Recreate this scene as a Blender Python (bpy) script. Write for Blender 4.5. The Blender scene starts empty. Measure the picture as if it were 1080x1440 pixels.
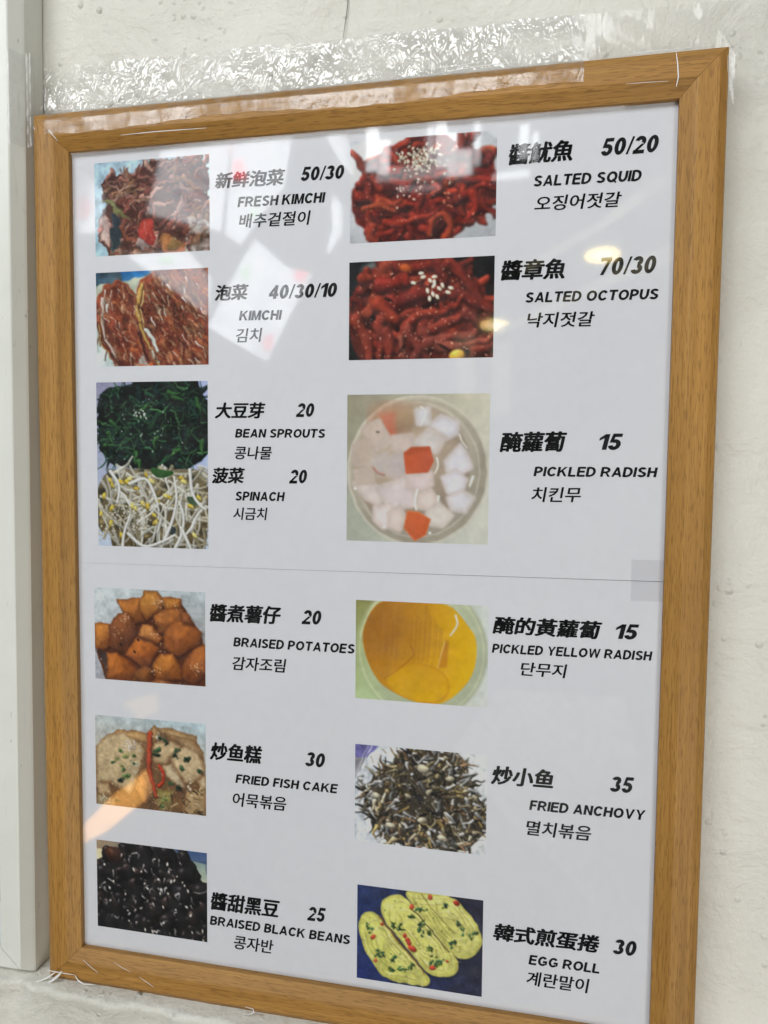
import bpy, bmesh, math, random
import numpy as np
from mathutils import Vector, Matrix

scene = bpy.context.scene
COL = scene.collection

# ------------------------------------------------------------------ camera
F_PX = 1070.0
CAM = np.array([0.09395597, -0.35196978, 0.05214767])
FWD = np.array([-0.21022339, 0.97565719, -0.06244339])
RIGHT = np.array([0.97741215, 0.21116116, 0.00874402])
UP = np.array([-0.02171679, 0.05919473, 0.9980102])
cam_data = bpy.data.cameras.new('camera')
cam = bpy.data.objects.new('camera', cam_data)
COL.objects.link(cam)
cam_data.sensor_fit = 'VERTICAL'
cam_data.sensor_height = 36.0
cam_data.sensor_width = 27.0
cam_data.lens = F_PX / 1440.0 * 36.0
cam_data.clip_start = 0.01
cam_data.clip_end = 100.0
rot = Matrix((RIGHT, UP, -FWD)).transposed()
cam.matrix_world = Matrix.Translation(Vector(CAM)) @ rot.to_4x4()
scene.camera = cam

# ------------------------------------------------------------------ world, lamps, exposure
world = bpy.data.worlds.new('World')
scene.world = world
world.use_nodes = True
bg = world.node_tree.nodes['Background']
bg.inputs['Color'].default_value = (0.93, 0.97, 1.0, 1)
bg.inputs['Strength'].default_value = 0.10
scene.view_settings.view_transform = 'Standard'
scene.view_settings.look = 'None'
scene.view_settings.exposure = 0.0
scene.view_settings.gamma = 1.0
scene.view_settings.use_curve_mapping = False
scene.render.engine = 'CYCLES'
scene.cycles.use_denoising = True
scene.cycles.max_bounces = 10
scene.cycles.transparent_max_bounces = 24
scene.cycles.caustics_reflective = False
scene.cycles.sample_clamp_indirect = 6.0


def area_lamp(name, loc, target, sx, sy, power, color):
    d = bpy.data.lights.new(name, 'AREA')
    d.shape = 'RECTANGLE'
    d.size, d.size_y = sx, sy
    d.energy = power
    d.color = color
    o = bpy.data.objects.new(name, d)
    COL.objects.link(o)
    o.location = loc
    o.rotation_euler = (Vector(target) - Vector(loc)).to_track_quat('-Z', 'Y').to_euler()
    return o


# daylight falling in over the stall front, high on the left, and an added low right fill for warm ground bounce
area_lamp('daylight_opening', (-1.15, -2.2, 1.92), (-1.15, 0.0, 1.92), 2.9, 1.5, 101.0, (0.95, 0.98, 1.0))
area_lamp('low_bounce_fill', (1.15, -2.0, -1.0), (0.1, 0.0, -0.1), 1.0, 1.2, 25.0, (1.0, 0.96, 0.88))


# ------------------------------------------------------------------ pixel helpers (photo 1080 x 1440)
def pdir(p):
    return (p[0] - 540) / F_PX * RIGHT - (p[1] - 720) / F_PX * UP + FWD


def on_plane(p, y=0.0):
    d = pdir(p)
    return CAM + d * ((y - CAM[1]) / d[1])


def mirrored(p, y):
    """where the pane mirrors pixel p to, on the plane at depth y (< 0)"""
    q = on_plane(p, -0.002)
    d = q - CAM
    d = d * np.array([1, -1, 1])
    return q + d * ((y - q[1]) / d[1])


# ------------------------------------------------------------------ object helpers
def link(o, parent=None):
    COL.objects.link(o)
    if parent is not None:
        o.parent = parent
    return o


def mesh_obj(name, verts, faces, mat, parent=None, smooth=False):
    me = bpy.data.meshes.new(name)
    me.from_pydata([tuple(map(float, v)) for v in verts], [], [tuple(map(int, f)) for f in faces])
    me.validate()
    me.update()
    if mat:
        me.materials.append(mat)
    if smooth:
        me.polygons.foreach_set('use_smooth', [True] * len(me.polygons))
    return link(bpy.data.objects.new(name, me), parent)


def fix_normals(o):
    bm = bmesh.new()
    bm.from_mesh(o.data)
    bmesh.ops.recalc_face_normals(bm, faces=bm.faces)
    bm.to_mesh(o.data)
    bm.free()


def box(name, lo, hi, mat, parent=None, bevel=0.0):
    (x0, y0, z0), (x1, y1, z1) = lo, hi
    v = [(x0, y0, z0), (x1, y0, z0), (x1, y1, z0), (x0, y1, z0), (x0, y0, z1), (x1, y0, z1), (x1, y1, z1), (x0, y1, z1)]
    f = [(0, 3, 2, 1), (4, 5, 6, 7), (0, 1, 5, 4), (1, 2, 6, 5), (2, 3, 7, 6), (3, 0, 4, 7)]
    o = mesh_obj(name, v, f, mat, parent)
    if bevel:
        bm = bmesh.new()
        bm.from_mesh(o.data)
        bmesh.ops.bevel(bm, geom=bm.edges[:], offset=bevel, segments=2, affect='EDGES')
        bm.to_mesh(o.data)
        bm.free()
    return o


def slab(name, pts, thick, mat, parent=None):
    """flat polygon (front at the given points) with thickness towards +thick vector"""
    n = len(pts)
    v = [np.array(p) for p in pts] + [np.array(p) + np.array(thick) for p in pts]
    f = [tuple(range(n)), tuple(range(2 * n - 1, n - 1, -1))]
    for i in range(n):
        j = (i + 1) % n
        f.append((i, i + n, j + n, j))
    o = mesh_obj(name, v, f, mat, parent)
    fix_normals(o)
    return o


def thing(name, label, cat, loc=(0, 0, 0), group=None):
    o = bpy.data.objects.new(name, None)
    COL.objects.link(o)
    o.empty_display_size = 0.02
    o.location = loc
    return tag(o, label, cat, group)


def tag(o, label, cat, group=None):
    o['label'] = label
    o['category'] = cat
    if group:
        o['group'] = group
    return o


def structure(o):
    o['kind'] = 'structure'
    return o


# ------------------------------------------------------------------ materials
class NT:
    def __init__(self, name):
        self.m = bpy.data.materials.new(name)
        self.m.use_nodes = True
        self.t = self.m.node_tree
        self.b = self.t.nodes['Principled BSDF']
        self.out = self.t.nodes['Material Output']

    def n(self, kind, **kw):
        nd = self.t.nodes.new('ShaderNode' + kind)
        for k, v in kw.items():
            if k in nd.inputs:
                nd.inputs[k].default_value = v
            else:
                setattr(nd, k, v)
        return nd

    def l(self, a, b):
        self.t.links.new(a, b)

    def coords(self, scale=(1, 1, 1)):
        tc = self.n('TexCoord')
        mp = self.n('Mapping')
        mp.inputs['Scale'].default_value = scale
        self.l(tc.outputs['Object'], mp.inputs['Vector'])
        return mp.outputs['Vector']

    def noise(self, vec, scale, detail=4, rough=0.55, dist=0.0):
        nd = self.n('TexNoise')
        nd.inputs['Scale'].default_value = scale
        nd.inputs['Detail'].default_value = detail
        nd.inputs['Roughness'].default_value = rough
        nd.inputs['Distortion'].default_value = dist
        self.l(vec, nd.inputs['Vector'])
        return nd.outputs['Fac']

    def ramp(self, fac, stops):
        nd = self.n('ValToRGB')
        el = nd.color_ramp.elements
        while len(el) < len(stops):
            el.new(0.5)
        for e, (p, c) in zip(el, stops):
            e.position = p
            e.color = (*c, 1) if len(c) == 3 else c
        self.l(fac, nd.inputs['Fac'])
        return nd.outputs['Color']

    def mix(self, fac, a, b, kind='MIX'):
        nd = self.n('MixRGB', blend_type=kind)
        for sock, val in ((nd.inputs['Fac'], fac), (nd.inputs['Color1'], a), (nd.inputs['Color2'], b)):
            if hasattr(val, 'links') or hasattr(val, 'is_output'):
                self.l(val, sock)
            elif isinstance(val, (int, float)):
                sock.default_value = val
            else:
                sock.default_value = (*val, 1)
        return nd.outputs['Color']

    def math(self, op, a, b=0.0):
        nd = self.n('Math', operation=op)
        for i, val in enumerate((a, b)):
            if hasattr(val, 'is_output'):
                self.l(val, nd.inputs[i])
            else:
                nd.inputs[i].default_value = val
        return nd.outputs[0]

    def bump(self, height, strength, dist, prev=None):
        nd = self.n('Bump')
        nd.inputs['Strength'].default_value = strength
        nd.inputs['Distance'].default_value = dist
        self.l(height, nd.inputs['Height'])
        if prev is not None:
            self.l(prev, nd.inputs['Normal'])
        return nd.outputs['Normal']


G3 = lambda v: (v, v, v)


def plain(name, color, rough=0.5, **kw):
    t = NT(name)
    t.b.inputs['Base Color'].default_value = (*color, 1)
    t.b.inputs['Roughness'].default_value = rough
    for k, v in kw.items():
        t.b.inputs[k].default_value = v
    return t.m


def wall_material():
    t = NT('white_painted_plaster')
    v = t.coords()
    big = t.noise(v, 9, 5, 0.6)
    col = t.ramp(big, [(0.3, (0.595, 0.58, 0.515)), (0.55, (0.67, 0.655, 0.59)), (0.8, (0.70, 0.69, 0.63))])
    # small dark pits and scuffs
    pit = t.n('TexVoronoi', feature='F1')
    pit.inputs['Scale'].default_value = 170
    pit.inputs['Randomness'].default_value = 1.0
    wv = t.n('Mapping')
    wv.inputs['Scale'].default_value = (0.8, 0.4, 1.2)
    dn = t.n('TexNoise'); dn.inputs['Scale'].default_value = 260.0
    t.l(v, dn.inputs['Vector'])
    dv = t.n('VectorMath', operation='MULTIPLY_ADD'); dv.inputs[1].default_value = (0.0035, 0.0035, 0.0035)
    t.l(dn.outputs['Color'], dv.inputs[0]); t.l(v, dv.inputs[2])
    t.l(dv.outputs[0], wv.inputs['Vector'])
    t.l(wv.outputs['Vector'], pit.inputs['Vector'])
    sparse = t.noise(v, 16, 2, 0.5)
    thr = t.math('MULTIPLY', t.math('GREATER_THAN', sparse, 0.585), 0.17)
    pitm = t.math('LESS_THAN', pit.outputs['Distance'], thr)
    col = t.mix(t.math('MULTIPLY', pitm, 0.28), col, (0.25, 0.24, 0.21))
    scuff = t.noise(t.coords((60, 60, 190)), 1.0, 4, 0.65, 0.6)
    scm = t.ramp(scuff, [(0.66, G3(0)), (0.74, G3(1))])
    area = t.ramp(t.noise(v, 7, 2, 0.5), [(0.5, G3(0)), (0.62, G3(1))])
    col = t.mix(t.math('MULTIPLY', t.math('MULTIPLY', scm, area), 0.30), col, (0.34, 0.33, 0.30))
    t.l(col, t.b.inputs['Base Color'])
    t.b.inputs['Roughness'].default_value = 0.55
    h1 = t.noise(v, 40, 6, 0.6, 0.4)
    n = t.bump(h1, 0.8, 0.0048)
    n = t.bump(t.noise(t.coords((10, 10, 170)), 1.0, 5, 0.6, 0.8), 0.22, 0.002, n)
    n = t.bump(t.noise(v, 330, 3, 0.6), 0.22, 0.0012, n)
    pd = t.n('TexVoronoi', feature='F1')
    pd.inputs['Scale'].default_value = 150
    t.l(v, pd.inputs['Vector'])
    lumps = t.ramp(pd.outputs['Distance'], [(0.0, G3(1)), (0.28, G3(0))])
    keep = t.ramp(t.noise(v, 30, 3, 0.5), [(0.52, G3(0)), (0.62, G3(1))])
    n = t.bump(t.math('MULTIPLY', lumps, keep), 0.9, 0.0014, n)
    n = t.bump(t.math('SUBTRACT', 1.0, pitm), 0.7, 0.0008, n)
    t.l(n, t.b.inputs['Normal'])
    return t.m


def wood_material():
    t = NT('beech_veneer')
    info = t.n('ObjectInfo')
    tc = t.n('TexCoord')
    add = t.n('VectorMath', operation='ADD')
    t.l(tc.outputs['Object'], add.inputs[0])
    sc = t.n('VectorMath', operation='SCALE')
    sc.inputs[3].default_value = 7.0
    cmb = t.n('CombineXYZ')
    for i in range(3):
        t.l(info.outputs['Random'], cmb.inputs[i])
    t.l(cmb.outputs[0], sc.inputs[0])
    t.l(sc.outputs[0], add.inputs[1])

    def mp(s):
        m = t.n('Mapping')
        m.inputs['Scale'].default_value = s
        t.l(add.outputs[0], m.inputs['Vector'])
        return m.outputs['Vector']
    bands = t.noise(mp((5.0, 230, 230)), 1.0, 5, 0.6, 0.5)
    fine = t.noise(mp((22, 1100, 1100)), 1.0, 3, 0.6, 0.0)
    col = t.ramp(bands, [(0.30, (0.285, 0.138, 0.029)), (0.5, (0.37, 0.186, 0.041)), (0.72, (0.435, 0.232, 0.057))])
    col = t.mix(0.35, col, t.ramp(fine, [(0.3, (0.22, 0.10, 0.02)), (0.7, (0.47, 0.255, 0.064))]))
    # the short dark rays typical of beech
    fleck = t.noise(mp((150, 1900, 1900)), 1.0, 2, 0.45, 0.0)
    fl = t.ramp(fleck, [(0.535, G3(0)), (0.63, G3(1))])
    tone = t.noise(mp((6, 30, 30)), 1.0, 3, 0.5)
    col = t.mix(0.5, col, t.mix(1.0, col, t.ramp(tone, [(0.3, G3(0.72)), (0.7, G3(1.25))]), 'MULTIPLY'))
    col = t.mix(t.math('MULTIPLY', fl, 0.50), col, (0.15, 0.068, 0.016))
    t.l(col, t.b.inputs['Base Color'])
    t.l(t.ramp(bands, [(0.2, G3(0.44)), (0.8, G3(0.56))]), t.b.inputs['Roughness'])
    t.b.inputs['Specular IOR Level'].default_value = 0.32
    n = t.bump(t.math('SUBTRACT', fine, t.math('MULTIPLY', fl, 0.6)), 0.18, 0.0004)
    t.l(n, t.b.inputs['Normal'])
    return t.m


def clear_film(name, rough, haze, bumps, coatmul=1.0, patchy=None):
    """see-through sheet: mirror part by Fresnel, the rest passes straight through"""
    t = NT(name)
    t.t.nodes.remove(t.b)
    v = t.coords()
    gl = t.n('BsdfAnisotropic') if False else t.n('BsdfGlossy')
    gl.inputs['Roughness'].default_value = rough
    tr = t.n('BsdfTransparent')
    tr.inputs['Color'].default_value = (0.985, 0.985, 0.985, 1)
    fr = t.n('Fresnel')
    geo = t.n('NewGeometry')
    t.l(t.math('SUBTRACT', 1.5, t.math('MULTIPLY', geo.outputs['Backfacing'], 1.5 - 1 / 1.5)), fr.inputs['IOR'])
    n = bumps(t, v) if bumps else None
    if n is not None:
        t.l(n, gl.inputs['Normal'])
    fac = fr.outputs[0] if coatmul == 1.0 else t.math('MULTIPLY', fr.outputs[0], coatmul)
    if patchy:
        pm = t.n('Mapping')
        pm.inputs['Scale'].default_value = patchy
        t.l(v, pm.inputs['Vector'])
        fac = t.math('MULTIPLY', fac, t.ramp(t.noise(pm.outputs['Vector'], 1.0, 5, 0.62, 0.3), [(0.38, G3(0.12)), (0.56, G3(1.0))]))
    mx = t.n('MixShader')
    t.l(fac, mx.inputs[0])
    t.l(tr.outputs[0], mx.inputs[1])
    t.l(gl.outputs[0], mx.inputs[2])
    last = mx.outputs[0]
    if haze:
        df = t.n('BsdfDiffuse')
        df.inputs['Color'].default_value = (0.85, 0.86, 0.87, 1)
        m2 = t.n('MixShader')
        hz = t.ramp(t.noise(v, 150, 4, 0.6, 0.5), [(0.4, G3(0)), (0.75, G3(haze))])
        t.l(hz, m2.inputs[0])
        t.l(last, m2.inputs[1])
        t.l(df.outputs[0], m2.inputs[2])
        last = m2.outputs[0]
    t.l(last, t.out.inputs['Surface'])
    return t.m


def tape_bumps(t, v):
    m = t.n('Mapping')
    m.inputs['Rotation'].default_value = (0, 0.5, 0)
    m.inputs['Scale'].default_value = (1.25, 1.0, 0.8)
    t.l(v, m.inputs['Vector'])
    q = m.outputs['Vector']
    warp = t.noise(q, 42, 2, 0.5, 0.8)
    worm = t.noise(q, 135, 2, 0.45, 1.3)
    ridge = t.math('ABSOLUTE', t.math('SUBTRACT', worm, 0.5))
    n = t.bump(ridge, 1.0, 0.0024)
    n = t.bump(warp, 1.0, 0.0026, n)
    return n


def calm_tape_bumps(t, v):
    m = t.n('Mapping')
    m.inputs['Scale'].default_value = (60, 60, 14)
    t.l(v, m.inputs['Vector'])
    a = t.noise(m.outputs['Vector'], 1.0, 3, 0.5, 1.0)
    n = t.bump(a, 1.0, 0.0006)
    return n


def pane_bumps(t, v):
    return t.bump(t.noise(v, 9, 2, 0.4), 0.02, 0.01)


M_WALL = wall_material()
M_WOOD = wood_material()
M_PANE = clear_film('clear_acrylic', 0.038, 0.012, pane_bumps)
M_TAPE = clear_film('crinkled_clear_tape', 0.075, 0.12, tape_bumps, 3.0, (34, 34, 60))
M_TAPE_CALM = clear_film('smooth_clear_tape', 0.08, 0.08, calm_tape_bumps, 1.0, (40, 40, 40))
M_INK = plain('black_ink', (0.006, 0.006, 0.007), 0.7, **{'Specular IOR Level': 0.05})


def paper_material():
    t = NT('white_printer_paper')
    v = t.coords()
    c = t.ramp(t.noise(v, 14, 3, 0.5), [(0.3, (0.735, 0.748, 0.79)), (0.7, (0.762, 0.774, 0.812))])
    t.l(c, t.b.inputs['Base Color'])
    t.b.inputs['Roughness'].default_value = 0.6
    t.l(t.bump(t.noise(v, 5, 2, 0.4), 0.14, 0.01), t.b.inputs['Normal'])
    return t.m


M_PAPER = paper_material()


def print_material():
    t = NT('colour_print')
    a = t.n('Attribute', attribute_name='ink')
    t.l(a.outputs['Color'], t.b.inputs['Base Color'])
    t.b.inputs['Roughness'].default_value = 0.6
    t.b.inputs['Specular IOR Level'].default_value = 0.1
    return t.m


M_PRINT = print_material()


def metal_material():
    t = NT('white_powder_coated_metal')
    v = t.coords()
    c = t.ramp(t.noise(v, 20, 4, 0.6), [(0.3, (0.66, 0.67, 0.61)), (0.7, (0.72, 0.73, 0.68))])
    dirt = t.ramp(t.noise(t.coords((300, 300, 30)), 1.0, 4, 0.6), [(0.64, G3(0)), (0.8, G3(0.35))])
    c = t.mix(dirt, c, (0.35, 0.33, 0.27))
    sp_ = t.ramp(t.noise(t.coords((420, 420, 160)), 1.0, 2, 0.5, 0.6), [(0.70, G3(0)), (0.74, G3(0.6))])
    c = t.mix(t.math('MULTIPLY', sp_, t.ramp(t.noise(v, 25, 2, 0.5), [(0.52, G3(0)), (0.6, G3(1))])), c, (0.24, 0.22, 0.18))
    t.l(c, t.b.inputs['Base Color'])
    t.b.inputs['Roughness'].default_value = 0.38
    t.l(t.bump(t.noise(v, 400, 2, 0.5), 0.05, 0.0006), t.b.inputs['Normal'])
    return t.m


M_METAL = metal_material()
M_DARK = plain('dark_gap', (0.03, 0.028, 0.025), 0.8)
M_BACK = plain('brown_fibreboard', (0.22, 0.19, 0.16), 0.8)
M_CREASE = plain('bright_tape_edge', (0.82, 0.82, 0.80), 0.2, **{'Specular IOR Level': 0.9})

# ------------------------------------------------------------------ the setting: wall and ledge
WALL_Y = 0.0115
LEDGE_Z = -0.2242


def make_wall():
    # fine relief near the picture, coarse beyond
    xs = np.concatenate([np.linspace(-1.6, -0.36, 6), np.linspace(-0.34, 0.36, 141), np.linspace(0.38, 1.6, 6)])
    zs = np.concatenate([np.linspace(-0.2242, 0.42, 131), np.linspace(0.44, 1.4, 6)])
    rng = np.random.default_rng(4)
    X, Z = np.meshgrid(xs, zs)
    D = np.zeros_like(X)
    for k in range(16):
        a, b, p = rng.normal(0, 26), rng.normal(0, 60), rng.uniform(0, 6.28)
        D += 0.00010 * np.sin(a * X + b * Z + p)
    Y = WALL_Y + np.clip(D, -0.0005, 0.0006)
    v = np.stack([X, Y, Z], -1).reshape(-1, 3)
    nx, nz = len(xs), len(zs)
    f = [(j * nx + i, j * nx + i + 1, (j + 1) * nx + i + 1, (j + 1) * nx + i) for j in range(nz - 1) for i in range(nx - 1)]
    # back body so that the wall is solid
    o = mesh_obj('wall', v, f, M_WALL, smooth=True)
    b = box('wall_core', (-1.6, 0.03, -1.4), (1.6, 0.15, 1.4), M_WALL, o)
    return structure(o)


wall = make_wall()
c0, c1 = on_plane((492, -30), WALL_Y - 0.0006), on_plane((482.5, 54), WALL_Y - 0.0006)
mid = (c0 + c1) / 2 + np.array([0.0004, 0, 0])
w = np.array([0.00022, 0, 0])
mesh_obj('crack', [c0 - w, c0 + w, mid + w, mid - w, c1 + w * .6, c1 - w * .6], [(0, 1, 2, 3), (3, 2, 4, 5)], plain('crack_shadow_gap', (0.2, 0.19, 0.17), 0.9), wall)


def make_ledge():
    rng = np.random.default_rng(11)
    xs = np.concatenate([np.linspace(-1.6, -0.3, 5), np.linspace(-0.29, 0.28, 229), np.linspace(0.3, 1.6, 5)])
    n = len(xs)
    wob = np.zeros(n)
    for k in range(14):
        wob += rng.normal(0, 0.00042) * np.sin(rng.uniform(15, 420) * xs + rng.uniform(0, 6.28))
    edge = -0.0150 + 0.004 * np.exp(-((xs + 0.172) / 0.012) ** 2) + wob
    prof = []
    for i, x in enumerate(xs):
        e = edge[i]
        dz = rng.normal(0, 0.00025) if -0.3 < x < 0.3 else 0
        prof.append([(x, 0.03, LEDGE_Z), (x, WALL_Y - 0.003, LEDGE_Z), (x, (WALL_Y + e) / 2, LEDGE_Z - 0.0004 + dz * .5),
                     (x, e + 0.0022, LEDGE_Z - 0.0010 + dz), (x, e + 0.0006, LEDGE_Z - 0.0022 + dz), (x, e, LEDGE_Z - 0.0042 + dz),
                     (x, e + 0.0016, LEDGE_Z - 0.0068), (x, -0.0118 + wob[i] * .5, LEDGE_Z - 0.014), (x, -0.0105, LEDGE_Z - 0.06), (x, -0.0105, -1.4), (x, 0.03, -1.4)])
    m = len(prof[0])
    v = [p for r in prof for p in r]
    f = [(i * m + k, i * m + k + 1, (i + 1) * m + k + 1, (i + 1) * m + k) for i in range(n - 1) for k in range(m - 1)]
    o = mesh_obj('wall_ledge', v, f, M_WALL, smooth=True)
    fix_normals(o)
    return structure(o)


make_ledge()

# ------------------------------------------------------------------ wooden picture frame
HX, HZ = 0.1445, 0.207          # visible opening
RW = 0.0188                      # rail width
FRONT = -0.0068
frame = thing('wooden_picture_frame', 'oblong beech-coloured wooden picture frame holding the printed menu, taped to white wall', 'picture frame', (0, 0, -HZ - RW))


def rail(length_half_inner, along, sign):
    """profile swept between two mitres; local x runs along the rail, local z points outwards"""
    prof = [(RW, WALL_Y - 0.0004), (RW, -0.0030), (RW - 0.0006, -0.0046), (RW - 0.0032, -0.0064), (RW - 0.0040, FRONT),
            (0.0068, FRONT), (0.0058, FRONT + 0.0004), (0.0052, FRONT + 0.0007), (0.0010, -0.0036), (0.0, -0.0030), (0.0, 0.0030), (0.0, WALL_Y - 0.0004)]
    L = length_half_inner
    m = len(prof)
    segs = 2
    v = []
    for s in range(segs + 1):
        for (o, y) in prof:
            t = -1 + 2 * s / segs
            v.append((t * (L + o), y, o))
    f = []
    for s in range(segs):
        for k in range(m):
            k2 = (k + 1) % m
            f.append((s * m + k, s * m + k2, (s + 1) * m + k2, (s + 1) * m + k))
    f.append(tuple(range(m)))
    f.append(tuple(segs * m + k for k in reversed(range(m))))
    o = mesh_obj('rail', v, f, M_WOOD, frame)
    fix_normals(o)
    o.rotation_euler = (0, along, 0)
    return o


zc = HZ + RW                       # frame origin is at its base
r = rail(HX - 0.00008, 0.0, 1); r.location = (0, 0, zc + HZ)
r = rail(HX - 0.00008, math.pi, 1); r.location = (0, 0, zc - HZ)
r = rail(HZ - 0.00008, math.pi / 2, 1); r.location = (HX, 0, zc)
r = rail(HZ - 0.00008, -math.pi / 2, 1); r.location = (-HX, 0, zc)
box('glass_pane', (-HX - 0.001, -0.0021, zc - HZ - 0.001), (HX + 0.001, -0.0007, zc + HZ + 0.001), M_PANE, frame)
box('backing_board', (-HX - 0.004, 0.0032, zc - HZ - 0.004), (HX + 0.004, 0.0055, zc + HZ + 0.004), M_BACK, frame)

# ------------------------------------------------------------------ the two printed sheets
SEAM_L, SEAM_R = -0.0004, 0.0016


def sheet(name, label, top):
    X = HX + 0.0025
    if top:
        q = [(-X, SEAM_L), (X, SEAM_R), (X, HZ + 0.0025), (-X, HZ + 0.0025)]
    else:
        q = [(-X, -HZ - 0.0025), (X, -HZ - 0.0025), (X, SEAM_R - 0.00024), (-X, SEAM_L - 0.00008)]
    base = q[0][1]
    e = thing(name, label, 'menu', (0, 0, base))
    slab('paper', [(x, 0.0, z - base) for x, z in q], (0, 0.0003, 0), M_PAPER, e)
    e['_b'] = base
    return e


UPPER = sheet('menu_sheet', 'upper white printed menu sheet, kimchi, squid, sprouts and radish dishes, behind clear pane', True)
LOWER = sheet('menu_sheet', 'lower white printed menu sheet, potatoes, fish cake, black beans and egg roll, behind clear pane', False)
BASE = {UPPER.name: UPPER['_b'], LOWER.name: LOWER['_b']}
del UPPER['_b'], LOWER['_b']


def loc_on(sh, p):
    q = on_plane(p, 0.0)
    return q[0], q[2] - BASE[sh.name]


# ------------------------------------------------------------------ lettering
def V(x, y0=0.0, y1=1.0): return [(x - .132, y0), (x + .132, y0), (x + .132, y1), (x - .132, y1)]
def Hb(x0, x1, y): return [(x0, y - .108), (x1, y - .108), (x1, y + .108), (x0, y + .108)]


def Arc(cx, cy, rx, ry, a0, a1):
    """band of an ellipse as a list of quads"""
    n = max(6, int(abs(a1 - a0) / 12))
    t = np.radians(np.linspace(a0, a1, n + 1))
    o = [(cx + rx * math.cos(q), cy + ry * math.sin(q)) for q in t]
    i = [(cx + (rx - .262) * math.cos(q), cy + (ry - .225) * math.sin(q)) for q in t]
    return [[o[k], o[k + 1], i[k + 1], i[k]] for k in range(n)]


GLYPH = {  # upright bold capitals, cap height 1: (ink width, pieces)
    'A': (.96, [[(0, 0), (.23, 0), (.60, 1), (.36, 1)], [(.73, 0), (.96, 0), (.60, 1), (.36, 1)], Hb(.2, .76, .29)]),
    'B': (.84, [V(.1), Hb(.1, .46, .92), Hb(.1, .48, .52), Hb(.1, .48, .08), *Arc(.45, .73, .35, .27, -90, 90), *Arc(.47, .30, .37, .30, -90, 90)]),
    'C': (.92, [*Arc(.48, .5, .48, .515, 35, 325)]),
    'D': (.88, [V(.1), Hb(.1, .42, .92), Hb(.1, .42, .08), *Arc(.42, .5, .46, .5, -90, 90)]),
    'E': (.76, [V(.1), Hb(.1, .75, .92), Hb(.1, .70, .52), Hb(.1, .76, .08)]),
    'F': (.70, [V(.1), Hb(.1, .70, .92), Hb(.1, .62, .50)]),
    'G': (.97, [*Arc(.48, .5, .48, .515, 38, 318), Hb(.52, .95, .44), [(.76, .1), (.95, .16), (.95, .5), (.76, .5)]]),
    'H': (.82, [V(.1), V(.72), Hb(.1, .72, .53)]),
    'I': (.20, [V(.1)]),
    'K': (.94, [V(.1), [(.2, .30), (.2, .56), (.62, 1), (.88, 1)], [(.30, .56), (.47, .70), (.94, 0), (.68, 0)]]),
    'L': (.72, [V(.1), Hb(.1, .72, .08)]),
    'M': (.98, [V(.1), V(.88), [(.06, 1), (.28, 1), (.57, 0), (.41, 0)], [(.70, 1), (.92, 1), (.57, 0), (.41, 0)]]),
    'N': (.82, [V(.1), V(.72), [(.03, 1), (.24, 1), (.79, 0), (.58, 0)]]),
    'O': (1.0, [*Arc(.5, .5, .5, .515, 0, 360)]),
    'P': (.80, [V(.1), Hb(.1, .44, .92), Hb(.1, .44, .44), *Arc(.42, .68, .38, .32, -90, 90)]),
    'Q': (1.0, [*Arc(.5, .5, .5, .515, 0, 360), [(.52, .26), (.64, .34), (1.02, .02), (.92, -.10)]]),
    'R': (.90, [V(.1), Hb(.1, .48, .92), Hb(.1, .48, .46), *Arc(.47, .69, .38, .31, -90, 90), [(.36, .46), (.58, .46), (.92, 0), (.67, 0)]]),
    'S': (.84, [*Arc(.42, .735, .39, .285, 18, 270), *Arc(.42, .275, .42, .295, -162, 90)]),
    'T': (.82, [V(.41), Hb(0, .82, .92)]),
    'U': (.82, [V(.1, .35), V(.72, .35), *Arc(.41, .37, .41, .385, 180, 360)]),
    'V': (.92, [[(0, 1), (.23, 1), (.57, 0), (.35, 0)], [(.69, 1), (.92, 1), (.57, 0), (.35, 0)]]),
    'W': (1.30, [[(0, 1), (.21, 1), (.43, 0), (.23, 0)], [(.55, 1), (.75, 1), (.43, 0), (.23, 0)], [(.55, 1), (.75, 1), (1.07, 0), (.87, 0)], [(1.09, 1), (1.30, 1), (1.07, 0), (.87, 0)]]),
    'Y': (.92, [V(.46, 0, .46), [(0, 1), (.24, 1), (.56, .40), (.36, .40)], [(.68, 1), (.92, 1), (.56, .40), (.36, .40)]]),
    '0': (.70, [*Arc(.35, .5, .35, .515, 0, 360)]),
    '1': (.50, [V(.40), [(.0, .58), (.0, .76), (.30, 1), (.42, 1), (.42, .82)]]),
    '2': (.70, [*Arc(.35, .69, .345, .325, -28, 168), Hb(0, .70, .08), [(0, .02), (.26, .14), (.67, .56), (.44, .55), (.0, .12)]]),
    '3': (.70, [*Arc(.34, .735, .32, .28, -90, 165), *Arc(.345, .275, .355, .295, -166, 90)]),
    '4': (.74, [V(.50), Hb(0, .74, .29), [(0, .21), (.21, .33), (.56, 1), (.42, 1), (0, .40)]]),
    '5': (.70, [Hb(.14, .67, .92), [(.04, .44), (.24, .47), (.32, 1), (.13, 1)], *Arc(.34, .325, .355, .345, -166, 132)]),
    '7': (.68, [Hb(0, .68, .92), [(.13, 0), (.35, 0), (.68, .90), (.45, .90)]]),
    '/': (.36, [[(0, -.02), (.14, -.02), (.36, 1.02), (.22, 1.02)]]),
}


def typeset(body, shear):
    v, f, x = [], [], 0.0
    for ch in body:
        if ch == ' ':
            x += 0.40
            continue
        wd, parts = GLYPH[ch]
        for p_ in parts:
            b_ = len(v)
            v += [(x + a + shear * z, z) for a, z in p_]
            f.append(tuple(range(b_, b_ + len(p_))))
        x += wd + (0.07 if ch in '/1' else 0.10 if ch.isdigit() else 0.125)
    return np.array(v), f


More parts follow.
